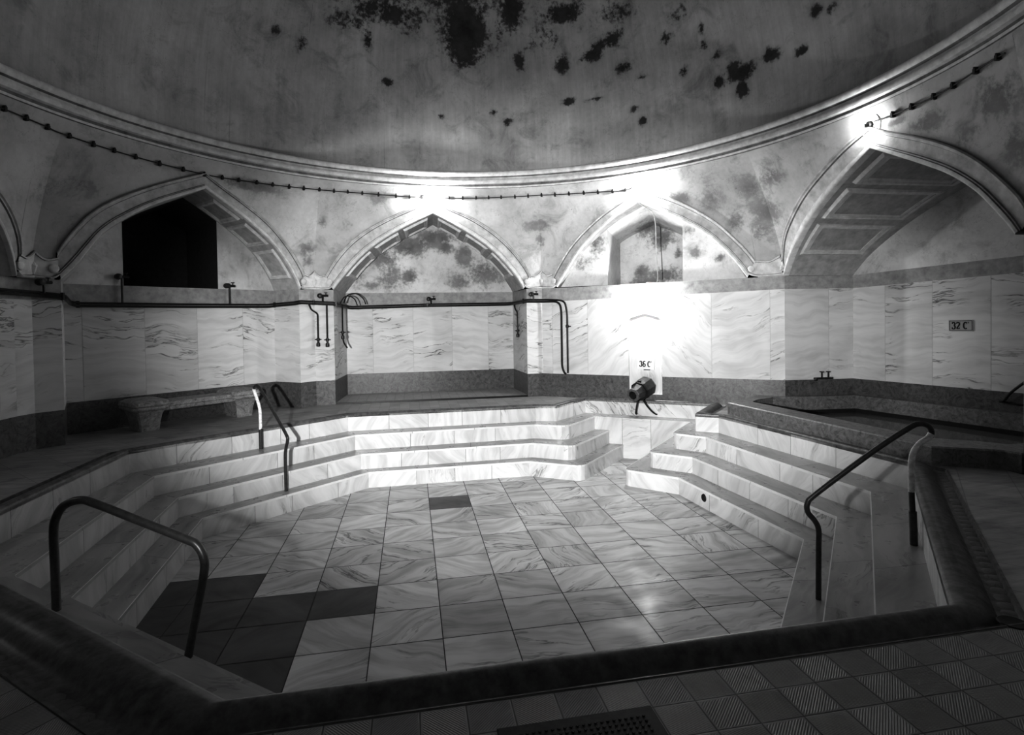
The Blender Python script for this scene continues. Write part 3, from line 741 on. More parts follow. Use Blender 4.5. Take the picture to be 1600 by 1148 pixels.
# carved feet where two arches meet
def capital(k1, k2, root, z=2.24):
    """carved plate with two roundels and a leaf that wraps the corner between side k1 (its end) and side k2 (its start)"""
    mb = MB(); L1 = side_len(k1); i1 = ARC[k1][1][-1][0]; o1 = ARC[k1][0][-1]; i2 = ARC[k2][1][0][0]; o2 = ARC[k2][0][0]
    n1, n2 = n_in(k1), n_in(k2); nm = (n1 + n2).normalized()
    def top(u):   # u 0 at the corner, 1 at the outer foot: a little ogee
        return z + .265 + .075 * (1 - u) ** 2 + .02 * math.cos(u * PI * 2)
    cols = []
    for j in range(9):
        u = 1 - j / 8; cols.append((k1, L1 - (L1 - i1 - .015) * u, L1 - (L1 - o1[0] + .02) * u, top(u), n1 if u > 0 else nm, u))
    for j in range(1, 9):
        u = j / 8; cols.append((k2, (i2 - .015) * u, (o2[0] + .02) * u, top(u), n2, u))
    rows = []
    for k, s, s2, zt, n, u in cols:
        zb = z + .05 * max(0, (u - .7) / .3) ** 2
        pr = [(0, -.01, 0), (0, .055, 0), (.05, .07, 0), (.1, .06, 0), (.13, .032, 0), (.88, .032, 1), (.9, .05, 1), (.97, .05, 1), (1, .03, 1), (1, -.01, 1)]
        rows.append([surf(k, s + (s2 - s) * min(1, v * 1.1), zb + (zt - zb) * v) + n * h for v, h, _ in pr])
    for a, b in zip(rows[:-1], rows[1:]):
        for q in range(len(a) - 1): mb.face([a[q], a[q + 1], b[q + 1], b[q]], mi=1 if q in (3, 5, 8) else 0)
    c = mb.build('arch_foot', [M['mouldlight'], M['groove']], root, smooth=True)
    for k, s, n in ((k1, i1 + .075, n1), (k2, i2 - .075, n2)):
        p = surf(k, s, z + .14) + n * .03
        r = MB(); r.lathe(p, n, [(.068, -.01), (.068, .004)], 20, 1); r.lathe(p, n, [(.056, .0), (.056, .026), (.046, .034), (.03, .036), (0, .034)], 20)
        r.build('roundel', [M['mouldlight'], M['groove']], c, smooth=True)
    # leaf
    tx = Vector((-nm.y, nm.x, 0)); base = surf(k2, 0, z + .045) + nm * .035
    out = [(0, 0), (.04, .06), (.066, .12), (.06, .17), (.03, .165), (0, .2), (-.03, .165), (-.06, .17), (-.066, .12), (-.04, .06)]
    lf = MB()
    for sc_, h, mi in ((1.18, .0, 1), (1.0, .012, 0)):  # larger dark backing paints shading around the leaf to deepen its relief
        P = [base + tx * x * sc_ + Vector((0, 0, .1 + (y - .1) * sc_)) + nm * h for x, y in out]; m = base + Vector((0, 0, .11)) + nm * (h + (.04 if mi == 0 else .004))
        for a, b in zip(P, P[1:] + P[:1]): lf.face([a, b, m], mi=mi)
    lf.build('leaf_ornament', [M['mouldlight'], M['groove']], c)
capital('L', 'FL', w1); capital('FL', 'F', w2); capital('F', 'FR', w3); capital('FR', 'R', w4, 2.29)

# ------------------------------------------------------------------ cornice and dome
NS = 144
def ring(r, z, n=NS): return [(CX + r * math.sin(2 * PI * i / n), CY + r * math.cos(2 * PI * i / n), z) for i in range(n)]
cp = [(5.30, 4.235), (5.255, 4.245), (5.25, 4.275), (5.275, 4.285), (5.275, 4.325), (5.225, 4.335), (5.215, 4.37), (5.225, 4.4), (5.26, 4.41), (5.265, 4.455), (5.225, 4.47), (5.205, 4.50), (5.2, 4.54), (5.215, 4.565), (5.25, 4.58), (5.38, 4.6)]
mb = MB()
for q in range(len(cp) - 1): mb.strip([ring(*cp[q]), ring(*cp[q + 1])], closed=True, mi=1 if q in (0, 3, 7, 9, 14) else 0)
tag(mb.build('trim_3', [M['mouldlight'], M['groove']], smooth=True), kind='structure')
RD, HD, ZD = 5.36, 5.0, 4.6
mb = MB(); nd = 60; NA = 300
els = [0 + (.72 * i / nd) for i in range(nd + 1)] + [.72 + (PI / 2 - .03 - .72) * i / 10 for i in range(1, 11)]
def dpt(az, el): return (CX + RD * math.cos(el) * math.sin(az), CY + RD * math.cos(el) * math.cos(az), ZD + HD * math.sin(el))
def dome_stain(p):
    az = math.atan2(p[0] - CX, p[1] - CY); el = math.asin(max(-1, min(1, (p[2] - ZD) / HD))); s = 0
    for a, e, ra, re, k in DOME:
        d = ((az - a) / ra) ** 2 + ((el - e) / re) ** 2
        if d < 6: s = max(s, k * math.exp(-d * .7))
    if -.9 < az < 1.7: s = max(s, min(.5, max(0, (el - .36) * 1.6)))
    return s
azs = [-1.0 + 2.9 * i / NA for i in range(NA + 1)]; azb = [1.9 + (2 * PI - 2.9) * i / 60 for i in range(61)]
for A_ in (azs, azb):
    for e0, e1 in zip(els[:-1], els[1:]):
        for a0, a1 in zip(A_[:-1], A_[1:]):
            mb.face([dpt(a0, e0), dpt(a1, e0), dpt(a1, e1), dpt(a0, e1)], [(a0 * RD, e0 * RD), (a1 * RD, e0 * RD), (a1 * RD, e1 * RD), (a0 * RD, e1 * RD)])
mb.face([dpt(a, els[-1]) for a in [2 * PI * i / 24 for i in range(24)]])
tag(mb.build('ceiling', M['dome'], smooth=True, stain=dome_stain), kind='structure')

# ------------------------------------------------------------------ corner tub
TO = [(5.07, 8.17), (5.36, 4.86), (5.9, 4.55), (5.92, 4.41), (8.68, 4.41), (7.62, 8.37), (6.37, 8.47), (6.0, 8.74), (5.45, 8.36)]
TI = [(5.47, 8.1), (5.72, 5.2), (6.05, 4.95), (6.2, 4.75), (8.5, 4.75), (7.56, 8.27), (6.45, 8.38), (6.1, 8.45), (5.7, 8.3)]
HT = .2
tb = empty('stone_bath_tub', (6.8, 6.5, 0)); tag(tb, 'grey stone corner bath with low broad rim below the 32 degree sign', 'bath tub')
mb = MB(); n = len(TO)
mb.strip([[(*p, 0) for p in TO], [(*p, HT - .015) for p in TO], [(*lerp(p, q, .04), HT) for p, q in zip(TO, TI)], [(*p, HT) for p in TI], [(*p, -.03) for p in TI]], closed=True)
mb.build('rim', M['tub'], tb)
mb = MB(); mb.strip([[(*p, -.03) for p in TI], [(*p, -.2) for p in TI]], closed=True); mb.build('basin', M['tubdark'], tb)
mb = MB(); poly_fill(mb, [TI], -.1); mb.build('water', M['water'], tb)

# ------------------------------------------------------------------ handrails
def rail(label, pts, white=None, r=.021, sleeves=(), flanges=()):
    root = empty('handrail', pts[0]); tag(root, label, 'handrail', 'bent tube handrails')
    mb = MB(); mb.tube(smooth_path(pts, 8), r, 12); mb.build('tube', M['rail'], root, smooth=True)
    if white:
        w = MB(); w.tube(smooth_path(white, 8), r + .0015, 12); w.build('painted_post', M['railwhite'], root, smooth=True)
    for s0, s1 in sleeves:
        w = MB(); w.tube([s0, s1], r + .007, 12); w.build('post_sleeve', M['rail'], root, smooth=True)
    for f in flanges:
        w = MB(); w.lathe(f, (0, 0, 1), [(0, .012), (r + .02, .012), (r + .026, .004), (r + .026, 0)], 16); w.build('floor_flange', M['rail'], root, smooth=True)
    return root
rail('smooth dark handrail arching over the near left marble ledge',
     [(-2.338, 4.089, -.272), (-2.34, 4.09, 0), (-2.341, 4.09, .25), (-2.32, 4.083, .347), (-2.263, 4.065, .425), (-2.149, 4.028, .466), (-2.038, 3.993, .444), (-1.74, 3.9, .34), (-1.436, 3.799, .236), (-1.361, 3.775, .2), (-1.318, 3.759, .118), (-1.324, 3.763, .003), (-1.38, 3.78, -.25), (-1.44, 3.80, -.525)], r=.026)
rail('thin handrail with pale upper post on the far left steps near the bench',
     [(-2.239, 8.743, -.272), (-2.241, 8.747, .05), (-2.246, 8.751, .31), (-2.30, 8.815, .47), (-2.352, 8.875, .59), (-2.335, 8.855, .65), (-2.285, 8.797, .67), (-2.2, 8.695, .6), (-1.972, 8.426, .315), (-1.76, 8.173, .04), (-1.733, 8.142, -.04), (-1.765, 8.18, -.16), (-1.781, 8.199, -.3), (-1.781, 8.199, -.775)],
     white=[(-2.242, 8.748, .0), (-2.246, 8.751, .31), (-2.30, 8.815, .47), (-2.352, 8.875, .59), (-2.35, 8.873, .62)], r=.022, sleeves=[((-2.239, 8.743, -.272), (-2.241, 8.747, .02))])
rail('crooked handrail with white painted post on the near right steps',
     [(3.973, 3.757, -.272), (3.966, 3.76, -.05), (3.957, 3.763, .201), (3.961, 3.761, .436), (4.005, 3.744, .541), (4.07, 3.72, .6), (4.092, 3.711, .645), (4.069, 3.719, .697), (4.01, 3.742, .712), (3.94, 3.77, .675), (3.7, 3.865, .48), (3.30, 4.02, .115), (3.235, 4.046, .03), (3.237, 4.046, -.047), (3.285, 4.027, -.115), (3.312, 4.016, -.19), (3.312, 4.016, -.35), (3.309, 4.017, -.775)],
     white=[(3.958, 3.763, .16), (3.957, 3.763, .201), (3.961, 3.761, .436), (4.005, 3.744, .541), (4.07, 3.72, .6), (4.09, 3.711, .635)], r=.022,
     sleeves=[((3.973, 3.757, -.272), (3.966, 3.76, .0))])
rail('short dark grab rail inside the corner tub at the right wall',
     [(8.17, 6.37, .34), (8.155, 6.30, .365), (8.16, 6.2, .5), (8.185, 5.95, .74), (8.21, 5.8, .87), (8.24, 5.7, .9), (8.35, 5.68, .9)], r=.017)
bpy.data.objects['handrail.003'].children[0].data.materials[0] = M['black']
mb = MB(); mb.tube([(8.17, 6.37, .34), (8.24, 6.11, .32), (8.34, 5.74, .3)], .014, 10); mb.build('lower_bar', M['black'], bpy.data.objects['handrail.003'], smooth=True)

# ------------------------------------------------------------------ stone bench
be = empty('stone_bench', (-3.4, 9.8, 0)); tag(be, 'weathered stone bench with two carved block ends in the left niche', 'bench')
ax = Vector((.724, .69, 0)); ay = Vector((-.69, .724, 0)); ANG = math.atan2(.69, .724)
def bpt(x, y, z): return Vector((-4.01, 9.07, z)) + ax * x + ay * y
def loft(mb, rings): 
    mb.strip(rings, closed=True); mb.face(rings[0][::-1]); mb.face(rings[-1])
def rect(x0, x1, y0, y1, z, c=.02):
    P = [(x0 + c, y0), (x1 - c, y0), (x1, y0 + c), (x1, y1 - c), (x1 - c, y1), (x0 + c, y1), (x0, y1 - c), (x0, y0 + c)]
    return [bpt(x, y, z) for x, y in P]
for x in (0, 1.47):
    mb = MB(); loft(mb, [rect(x + .0, x + .27, 0, .42, 0), rect(x - .01, x + .28, -.01, .43, .12), rect(x - .035, x + .30, -.035, .45, .25), rect(x - .06, x + .33, -.06, .47, .31)])
    su = mb.build('support_block', M['bench'], be)
    mb = MB(); loft(mb, [rect(x - .1, x + .36, -.1, .5, .32, .04), rect(x - .115, x + .375, -.115, .52, .345, .05), rect(x - .11, x + .37, -.11, .51, .375, .05), rect(x - .125, x + .385, -.125, .53, .395, .06), rect(x - .115, x + .375, -.115, .52, .445, .06), rect(x - .07, x + .33, -.07, .48, .475, .07)])
    mb.build('block_cap', M['bench'], su, smooth=True)
mb = MB(); loft(mb, [rect(.3, 1.42, -.03, .36, .285, .01), rect(.3, 1.42, -.05, .38, .30, .01), rect(.3, 1.42, -.05, .38, .345, .01), rect(.3, 1.42, -.065, .39, .36, .01), rect(.3, 1.42, -.065, .39, .405, .01), rect(.3, 1.42, -.05, .38, .42, .01)])
mb.build('seat_slab', M['bench'], be)

# ------------------------------------------------------------------ pipes along the walls
MAIN = [(-4.91, 7.6, 2.05), (-4.80, 8.17, 2.04), (-4.60, 8.37, 2.01), (-4.60, 8.43, 2.0), (-4.90, 9.1, 1.95), (-4.86, 9.2, 1.93), (-3.7, 10.22, 1.93), (-2.66, 11.12, 1.94), (-2.56, 11.16, 1.955), (-2.09, 10.84, 1.98), (-2.03, 10.85, 2.0), (-1.83, 11.05, 1.99), (-1.76, 11.07, 1.985), (-1.47, 11.07, 1.97), (-1.42, 11.1, 1.965), (-1.33, 12.2, 1.93), (-1.26, 12.32, 1.92), (0.37, 12.33, 1.955), (2.15, 12.33, 1.965), (2.25, 12.25, 1.97), (2.31, 11.2, 1.985), (2.35, 11.08, 1.99), (2.66, 11.08, 1.985), (2.78, 10.99, 1.985)]
def corner_path(pts, r=.05):
    out = [Vector(pts[0])]
    for a, b, c in zip(pts[:-2], pts[1:-1], pts[2:]):
        a, b, c = Vector(a), Vector(b), Vector(c); ra = min(r, (a - b).length * .4); rc_ = min(r, (c - b).length * .4)
        p, q = b + (a - b).normalized() * ra, b + (c - b).normalized() * rc_
        for k in range(4):
            u = k / 3; out.append(p * (1 - u) ** 2 + b * 2 * u * (1 - u) + q * u * u)
    out.append(Vector(pts[-1])); return out
wp = empty('water_pipe', MAIN[0]); tag(wp, 'upper dark water pipe running along the walls and ending down beside the far right pier', 'pipe')
mb = MB(); mb.tube(corner_path([(x, y, z + .018) for x, y, z in MAIN] + [(3.03, 10.82, 1.98), (3.09, 10.77, 1.92), (3.12, 10.755, 1.7), (3.12, 10.755, .5)], .08), .018, 8); mb.build('tube', M['pipe'], wp, smooth=True)
mb = MB(); mb.lathe((3.12, 10.755, 1.42), (0, 0, 1), [(.02, 0), (.032, .01), (.032, .05), (.02, .06)], 10); mb.tube([(3.12, 10.755, 1.45), (3.16, 10.66, 1.45)], .012, 8); mb.build('valve', M['pipe'], wp, smooth=True)
wq = empty('water_pipe', MAIN[0]); tag(wq, 'lower dark water pipe running along the walls just under its twin', 'pipe')
mb = MB(); mb.tube(corner_path([(x, y, z - .024) for x, y, z in MAIN] + [(2.93, 10.885, 1.96), (3.0, 10.84, 1.9), (3.02, 10.83, 1.75), (3.02, 10.83, .62), (3.06, 10.80, .5), (3.09, 10.78, .48)], .08), .02, 8); mb.build('tube', M['pipe'], wq, smooth=True)
for x, y, z in MAIN[2:22:3]:
    mb = MB(); mb.box((x, y, z), .035, .035, .1); mb.build('pipe_clip', M['pipe'], wq)
def drop(label, path, valve):
    o = empty('drop_pipe', path[0]); tag(o, label, 'pipe', 'short pipes hanging under the wall pipes')
    mb = MB(); mb.tube(corner_path(path, .06), .015, 8); mb.build('tube', M['pipe'], o, smooth=True)
    x, y, z = valve; mb = MB(); mb.lathe((x, y, z), (0, 0, -1), [(.016, -.03), (.03, -.02), (.03, .02), (.018, .03), (.018, .06), (.032, .07), (.036, .13), (.02, .14), (0, .14)], 10)
    mb.tube([(x - .06, y, z), (x + .06, y, z)], .01, 6)
    mb.build('valve', M['pipe'], o, smooth=True)
drop('bent short pipe with valve on the pier left of the far niche', [(-1.9, 11.0, 1.95), (-1.87, 11.04, 1.85), (-1.76, 11.075, 1.78), (-1.76, 11.075, 1.7), (-1.76, 11.075, 1.3)], (-1.76, 11.075, 1.28))
drop('straight short pipe with valve on the pier left of the far niche', [(-1.59, 11.07, 1.96), (-1.59, 11.07, 1.3)], (-1.59, 11.07, 1.27))
drop('hanging pipe with crooked spout on the left cheek of the far niche', [(-1.36, 11.6, 1.96), (-1.36, 11.58, 1.82), (-1.36, 11.56, 1.3), (-1.34, 11.56, 1.18), (-1.28, 11.6, 1.08)], (-1.36, 11.57, 1.4))
drop('short crooked pipe on the right cheek of the far niche', [(2.27, 12.0, 1.94), (2.27, 11.9, 1.82), (2.29, 11.78, 1.78), (2.29, 11.76, 1.3)], (2.29, 11.76, 1.36))
sh = MB(); sh.tube(smooth_path([(-1.34, 11.7, 2.0), (-1.28, 11.85, 2.16), (-1.12, 11.95, 2.2), (-.98, 12.0, 2.1), (-.93, 12.02, 1.98)], 6), .012, 8)
tag(sh.build('rubber_hose', M['black'], smooth=True), 'short black hose arching over the pipes at the far niche corner', 'hose')
sh = MB(); sh.tube(smooth_path([(-1.36, 11.3, 1.98), (-1.3, 11.4, 2.1), (-1.22, 11.55, 2.13), (-1.13, 11.7, 2.08), (-1.08, 11.75, 1.95)], 6), .011, 8)
tag(sh.build('rubber_hose', M['black'], smooth=True), 'second black hose bent low in front of the arching one', 'hose')
# taps standing on the pipes
def outlet(loc, h, label, nrm):
    o = empty('pipe_outlet', loc); tag(o, label, 'tap', 'taps standing on the wall pipes')
    x, y, z = loc; mb = MB(); mb.tube([(x, y, z), (x, y, z + h)], .016, 8); mb.build('stem', M['pipe'], o, smooth=True)
    n = Vector(nrm).normalized(); tx = Vector((-n.y, n.x, 0)); c = Vector((x, y, z + h))
    mb = MB(); mb.tube([c - tx * .05, c + tx * .1], .022, 8); mb.lathe(c - tx * .05 - n * .0, n, [(.0, -.03), (.045, -.03), (.05, 0), (.045, .05), (.02, .06), (0, .06)], 10); mb.build('body', M['pipe'], o, smooth=True)
    mb = MB(); mb.lathe(c + tx * .06, (0, 0, 1), [(.008, 0), (.008, .05), (.03, .055), (.03, .065), (0, .065)], 10); mb.build('handle', M['pipe'], o, smooth=True)
outlet((-4.72, 8.2, 2.05), .14, 'dark tap on the pipe over the leftmost pier', (1, -.4, 0))
outlet((-4.44, 9.58, 1.95), .42, 'tall dark outlet before the left edge of the dark window', (.69, -.72, 0))
outlet((-3.20, 10.66, 1.95), .34, 'dark outlet before the right edge of the dark window', (.69, -.72, 0))
outlet((-1.66, 11.07, 2.0), .12, 'small tap over the pier left of the far niche', (0, -1, 0))
outlet((.45, 12.33, 1.97), .12, 'small tap on the pipe in the middle of the far niche', (0, -1, 0))
outlet((2.5, 11.08, 2.0), .12, 'small tap over the pier right of the far niche', (0, -1, 0))

# ------------------------------------------------------------------ hot spout
sb = Vector((4.44, 9.90, .285)); mo = Vector((4.03, 9.62, .155)); axs = (mo - sb).normalized()
sp = empty('water_spout', sb); tag(sp, 'dark faceted metal spout jutting from the bright wall panel', 'spout')
mb = MB(); mb.lathe(sb, axs, [(.0, 0), (.195, 0), (.2, .02), (.185, .17), (.15, .30), (.12, .38), (.105, .44), (.12, .47), (.115, .50), (.08, .5), (.07, .3), (0, .3)], 8)
mb.build('body', M['spout'], sp)
mb = MB(); mb.lathe(sb, axs, [(.165, .245), (.185, .25), (.18, .285), (.158, .285)], 8); mb.build('collar', M['pipe'], sp)
mb = MB(); c = sb + axs * .27 + Vector((0, 0, .165)); mb.box(c, .06, .05, .06); mb.build('clamp_bolt', M['pipe'], sp)
mb = MB(); mb.lathe(sb, axs, [(.118, .465), (.132, .47), (.132, .505), (.085, .508), (.08, .49)], 8); mb.build('mouth_rim', M['dado'], sp)
h1 = MB(); h1.tube(smooth_path([(4.17, 9.70, .07), (4.15, 9.73, -.1), (4.16, 9.78, -.2), (4.21, 9.86, -.235), (4.29, 9.97, -.21)], 6), .014, 8)
h1.lathe((4.3, 9.98, -.205), (-.58, -.81, 0), [(0, .04), (.03, .04), (.035, 0), (.035, -.04)], 10)
tag(h1.build('rubber_hose', M['black'], smooth=True), 'left thin black hose hanging under the metal spout', 'hose')
h2 = MB(); h2.tube(smooth_path([(4.25, 9.66, .07), (4.33, 9.64, -.06), (4.43, 9.63, -.17), (4.53, 9.67, -.225), (4.6, 9.76, -.2)], 6), .014, 8)
h2.lathe((4.61, 9.77, -.195), (-.58, -.81, 0), [(0, .04), (.03, .04), (.035, 0), (.035, -.04)], 10)
tag(h2.build('rubber_hose', M['black'], smooth=True), 'right thin black hose hanging under the metal spout', 'hose')

# ------------------------------------------------------------------ signs
def stroke(mb, pts, ws, o, ex, ez, n, mi=0):
    """flat brush stroke in the plane (ex, ez) with a width at every point"""
    P = [Vector((x, y)) for x, y in pts]; Lf = []; Rt = []
    for i, p in enumerate(P):
        d = (P[min(i + 1, len(P) - 1)] - P[max(i - 1, 0)]).normalized(); m = Vector((-d.y, d.x)) * ws[i] / 2
        for l, q in ((Lf, p + m), (Rt, p - m)): l.append(o + ex * q.x + ez * q.y + n * .003)
    mb.strip([Lf, Rt], mi=mi)
def arc(cx, cy, rx, ry, a0, a1, n=14): return [(cx + rx * math.cos(math.radians(a0 + (a1 - a0) * i / n)), cy + ry * math.sin(math.radians(a0 + (a1 - a0) * i / n))) for i in range(n + 1)]
def wid(pts, thin, thick): 
    out = []
    for i in range(len(pts)):
        a, b = pts[max(i - 1, 0)], pts[min(i + 1, len(pts) - 1)]; d = math.hypot(b[0] - a[0], b[1] - a[1]) + 1e-9
        out.append(thin + (thick - thin) * abs(b[1] - a[1]) / d)
    return out
def glyph(mb, ch, x, h, o, ex, ez, n):
    """bold condensed serif figures, drawn in a box 1 high and about .55 wide"""
    G = {'3': [arc(.22, .76, .2, .22, 155, -80), arc(.22, .27, .23, .26, 80, -155)],
         '6': [arc(.27, .28, .21, .27, 0, 360, 24), [(.43, .9)] + arc(.34, .62, .27, .36, 75, 150, 8) + [(.06, .45), (.06, .28)]],
         '2': [arc(.23, .74, .2, .24, 170, -20) + [(.36, .55), (.2, .3), (.05, .07)], [(.03, .07), (.46, .07)], [(.45, .05), (.46, .24)]],
         'C': [arc(.3, .5, .25, .47, 50, 310, 24), [(.49, .68), (.49, .95)]]}
    for pl in G[ch]:
        w = wid(pl, .12, .2); 
        if ch == '2' and len(pl) == 2 and pl[0][1] == pl[1][1]: w = [.14, .14]
        if ch in 'C2' and len(pl) == 2 and pl[0][0] > .4: w = [.05, .06]
        stroke(mb, [(x + px * h * .9, py * h) for px, py in pl], [q * h for q in w], o, ex, ez, n)
    if ch == '3':
        for c in ((.07, .8), (.04, .2)):
            stroke(mb, [(x + (c[0] - .055) * h * .9, c[1] * h), (x + (c[0] + .075) * h * .9, c[1] * h)], [.12 * h] * 2, o, ex, ez, n)
def sign(name, label, o, ex, n, w, h, text, mat, tilt=0, border=False):
    root = empty(name, o); tag(root, label, 'sign')
    ez = Vector((0, 0, 1)); ex = Vector(ex).normalized(); n = Vector(n).normalized(); o = Vector(o)
    if tilt: ex, ez = ex * math.cos(tilt) + ez * math.sin(tilt), ez * math.cos(tilt) - ex * math.sin(tilt)
    mb = MB(); c = [o, o + ex * w, o + ex * w + ez * h, o + ez * h]
    f = [p + n * .012 for p in c]; mb.face(f)
    for i in range(4): mb.face([c[i], c[(i + 1) % 4], f[(i + 1) % 4], f[i]])
    mb.build('plate', mat, root)
    o2 = o + n * .0125
    if border:
        t_ = MB()
        for (xa, ya, xb, yb) in ((.012, .012, w - .012, .012), (.012, h - .012, w - .012, h - .012), (.012, .012, .012, h - .012), (w - .012, .012, w - .012, h - .012)):
            stroke(t_, [(xa, ya), (xb, yb)], [.006] * 2, o2, ex, ez, n)
        t_.build('border_line', M['ink'], root)
    hh = h * (.52 if not border else .62); x = w * .14; y0 = (h - hh) / 2
    for ch in text:
        if ch == ' ': x += hh * .3; continue
        t_ = MB(); glyph(t_, ch, x, hh, o2 + ez * y0, ex, ez, n); x += hh * .56
        t_.build('letter' if ch == 'C' else 'numeral', M['ink'], root, merge=False)
    t_ = MB(); pts = arc(x + hh * .06, y0 + hh * .92, hh * .07, hh * .08, 0, 360, 12); stroke(t_, pts, [hh * .05] * len(pts), o2, ex, ez, n)
    t_.build('degree_mark', M['ink'], root, merge=False)
    return root
nFR = n_in('FR'); eFR = Vector((b[0] - a[0], b[1] - a[1], 0)).normalized()
sg = sign('temperature_sign', 'white sign reading 36 C above the metal spout', Vector((4.295, 10.0, .615)) + nFR * .0 + Vector((0, 0, 0)), eFR, nFR, .325, .205, '36 C', M['white'], math.radians(-2))
mb = MB(); mb.tube([Vector((4.4, 9.93, .6)) + nFR * .02, Vector((4.5, 9.86, .6)) + nFR * .02], .008, 6); mb.build('bracket', M['ink'], sg)
dR = Vector((RB[0] - RIN[0], RB[1] - RIN[1], 0)).normalized(); nR = Vector((dR.y, -dR.x, 0))
sign('temperature_sign', 'grey bordered sign reading 32 C on the right marble wall', Vector((8.023, 6.98, 1.325)) + nR * .002, dR, nR, .31, .165, '32 C', M['greysign'], math.radians(.8), True)

# ------------------------------------------------------------------ small fittings
mx = empty('mixer_tap', (7.03, 8.42, .5)); tag(mx, 'small twin handled tap on the wall over the corner tub', 'tap')
d_ = Vector((1.26, -.11, 0)).normalized(); nn = Vector((-.087, -.996, 0)); c = Vector((7.03, 8.40, .5))
mb = MB(); mb.tube([c - d_ * .16, c + d_ * .18], .018, 8); mb.tube([c - d_ * .12, c - d_ * .2 + nn * .1, c - d_ * .24 + nn * .14 - Vector((0, 0, .02))], .014, 8); mb.build('body', M['brass'], mx, smooth=True)
for q in (-.02, .1):
    mb = MB(); p = c + d_ * q; mb.tube([p, p + Vector((0, 0, .1))], .011, 8); mb.lathe(p + Vector((0, 0, .1)), (0, 0, 1), [(.01, 0), (.035, .005), (.035, .02), (0, .022)], 8); mb.build('handle', M['brass'], mx, smooth=True)
# overflow hole in the lowest right riser
e0, e1 = Vector((*RIGHT[3][2], 0)), Vector((*RIGHT[3][3], 0)); d_ = (e1 - e0).normalized(); nn = Vector((-d_.y, d_.x, 0))
if nn.x > 0: nn = -nn
nn = Vector((-1, .0, 0)) if False else nn
c = e0 + d_ * .62 + Vector((0, 0, -.885))
mb = MB(); mb.lathe(c + nn * .001, nn, [(.0, .002), (.04, .002), (.05, .008), (.055, .0)], 14)
mb.build('overflow_outlet', M['black'], bpy.data.objects['pool_steps.001'], smooth=True)
# floor grate in front of the pool
dg = empty('drain_cover', (.62, 1.9, 0)); tag(dg, 'dark rectangular drain cover in the near tiled floor', 'drain cover')
mb = MB(); mb.box((.62, 1.87, .004), .64, .45, .008); mb.build('frame', M['iron'], dg, bevel=.003)
mb = MB()
mb.box((.62, 1.87, .0085), .57, .38, .007)
for i in range(22):
    for j in range(14):
        mb.box((.36 + i * .025, 1.7 + j * .026, .0135), .009, .009, .004, .78)
mb.build('grid_plate', M['iron'], dg, merge=False)
mb = MB(); mb.lathe((3.02, 2.29, 0), (0, 0, 1), [(0, .003), (.05, .003), (.062, .006), (.068, 0)], 18)
tag(mb.build('floor_drain', M['iron'], smooth=True), 'small round dark drain in the floor beside the right end of the gutter', 'drain')

# ------------------------------------------------------------------ lamps and cables
def lamp(label, pos, n, strength, arms=True, r=.05):
    n = Vector(n).normalized(); p = Vector(pos); bulb = p + n * .15
    root = empty('wall_lamp', p); tag(root, label, 'lamp', 'bare bulb wall lamps')
    mb = MB(); mb.lathe(p, n, [(.0, -.01), (.045, -.01), (.045, .015), (.025, .025), (.022, .09), (.03, .1), (.03, .105), (0, .105)], 14); mb.build('socket', M['black'], root, smooth=True)
    mb = MB()
    prof_ = [(0.0, .1), (.016, .1), (.022, .115)] + [(r * math.sin(PI * (.25 + .75 * q / 10)), .15 - r * math.cos(PI * (.25 + .75 * q / 10)) + .0) for q in range(11)]
    mb.lathe(p, n, prof_, 16); mb.build('bulb', emissive('lit_bulb', strength), root, smooth=True)
    if arms:
        tx = Vector((-n.y, n.x, 0))
        for sgn in (-1, 1):
            q = p + Vector((0, 0, .05))
            mb = MB(); mb.tube(smooth_path([q + tx * sgn * .02, q + tx * sgn * .07 + Vector((0, 0, .06)), q + tx * sgn * .13 + Vector((0, 0, .02)), q + tx * sgn * .14 - Vector((0, 0, .07)), q + tx * sgn * .08 - Vector((0, 0, .17))], 5), .006, 6); mb.build('lead_wire', M['cablewhite'], root, smooth=True)
    return root
lamp('lit bare bulb over the point of the far middle arch', (.45, 11.04, 4.10), (0, -1, -.25), 640)
lamp('lit bare bulb over the point of the arch above the spout', (4.225, 9.64, 4.07), (-.579, -.815, -.25), 640)
lamp('lit bare bulb over the point of the big right arch', (5.86, 6.165, 4.04), (-1, 0, -.25), 130)
lamp('lit bare bulb low on the wall above the arched spout panel', (4.43, 9.895, 2.02), (-.579, -.815, -.5), 1300, False)

def cable(label, side_pts, mat=M['cable'], clips=True):
    pts = [surf(k, s, z) + n_in(k) * .035 for k, s, z in side_pts]
    root = empty('electric_cable', pts[0]); tag(root, label, 'cable', 'cables clipped under the cornice')
    sm = smooth_path(pts, 10); mb = MB(); mb.tube(sm, .0085, 6); mb.build('wire', mat, root, smooth=True)
    acc = 0; last = sm[0]
    for p in sm:
        acc += (p - last).length
        if acc > .245:
            acc = 0; d = (p - last).normalized(); out = Vector((p.x - CX, p.y - CY, 0)).normalized()
            mb = MB(); mb.box(p + out * .012 + Vector((0, 0, random.uniform(-.006, .006))), .03, .05, .052, math.atan2(d.y, d.x)); mb.box(p + out * .012 + Vector((0, 0, .03)), .014, .05, .03, math.atan2(d.y, d.x))
            mb.build('cable_clip', mat, root)
        last = p
    return root
cable('long dark cable with many clips along the left half under the cornice',
      [('L', .1, 4.08), ('L', 1.1, 4.06), ('L', 2.1, 4.07), ('L', 3.0, 4.09), ('L', 3.743, 4.089), ('L', 4.275, 4.071), ('FL', .045, 4.05), ('FL', .965, 4.015), ('FL', 2.118, 3.985), ('FL', 3.0, 4.01), ('FL', 3.469, 4.026), ('FL', 4.15, 4.05), ('F', .4, 4.055), ('F', .812, 4.059), ('F', 1.836, 4.046), ('F', 2.18, 4.06)])
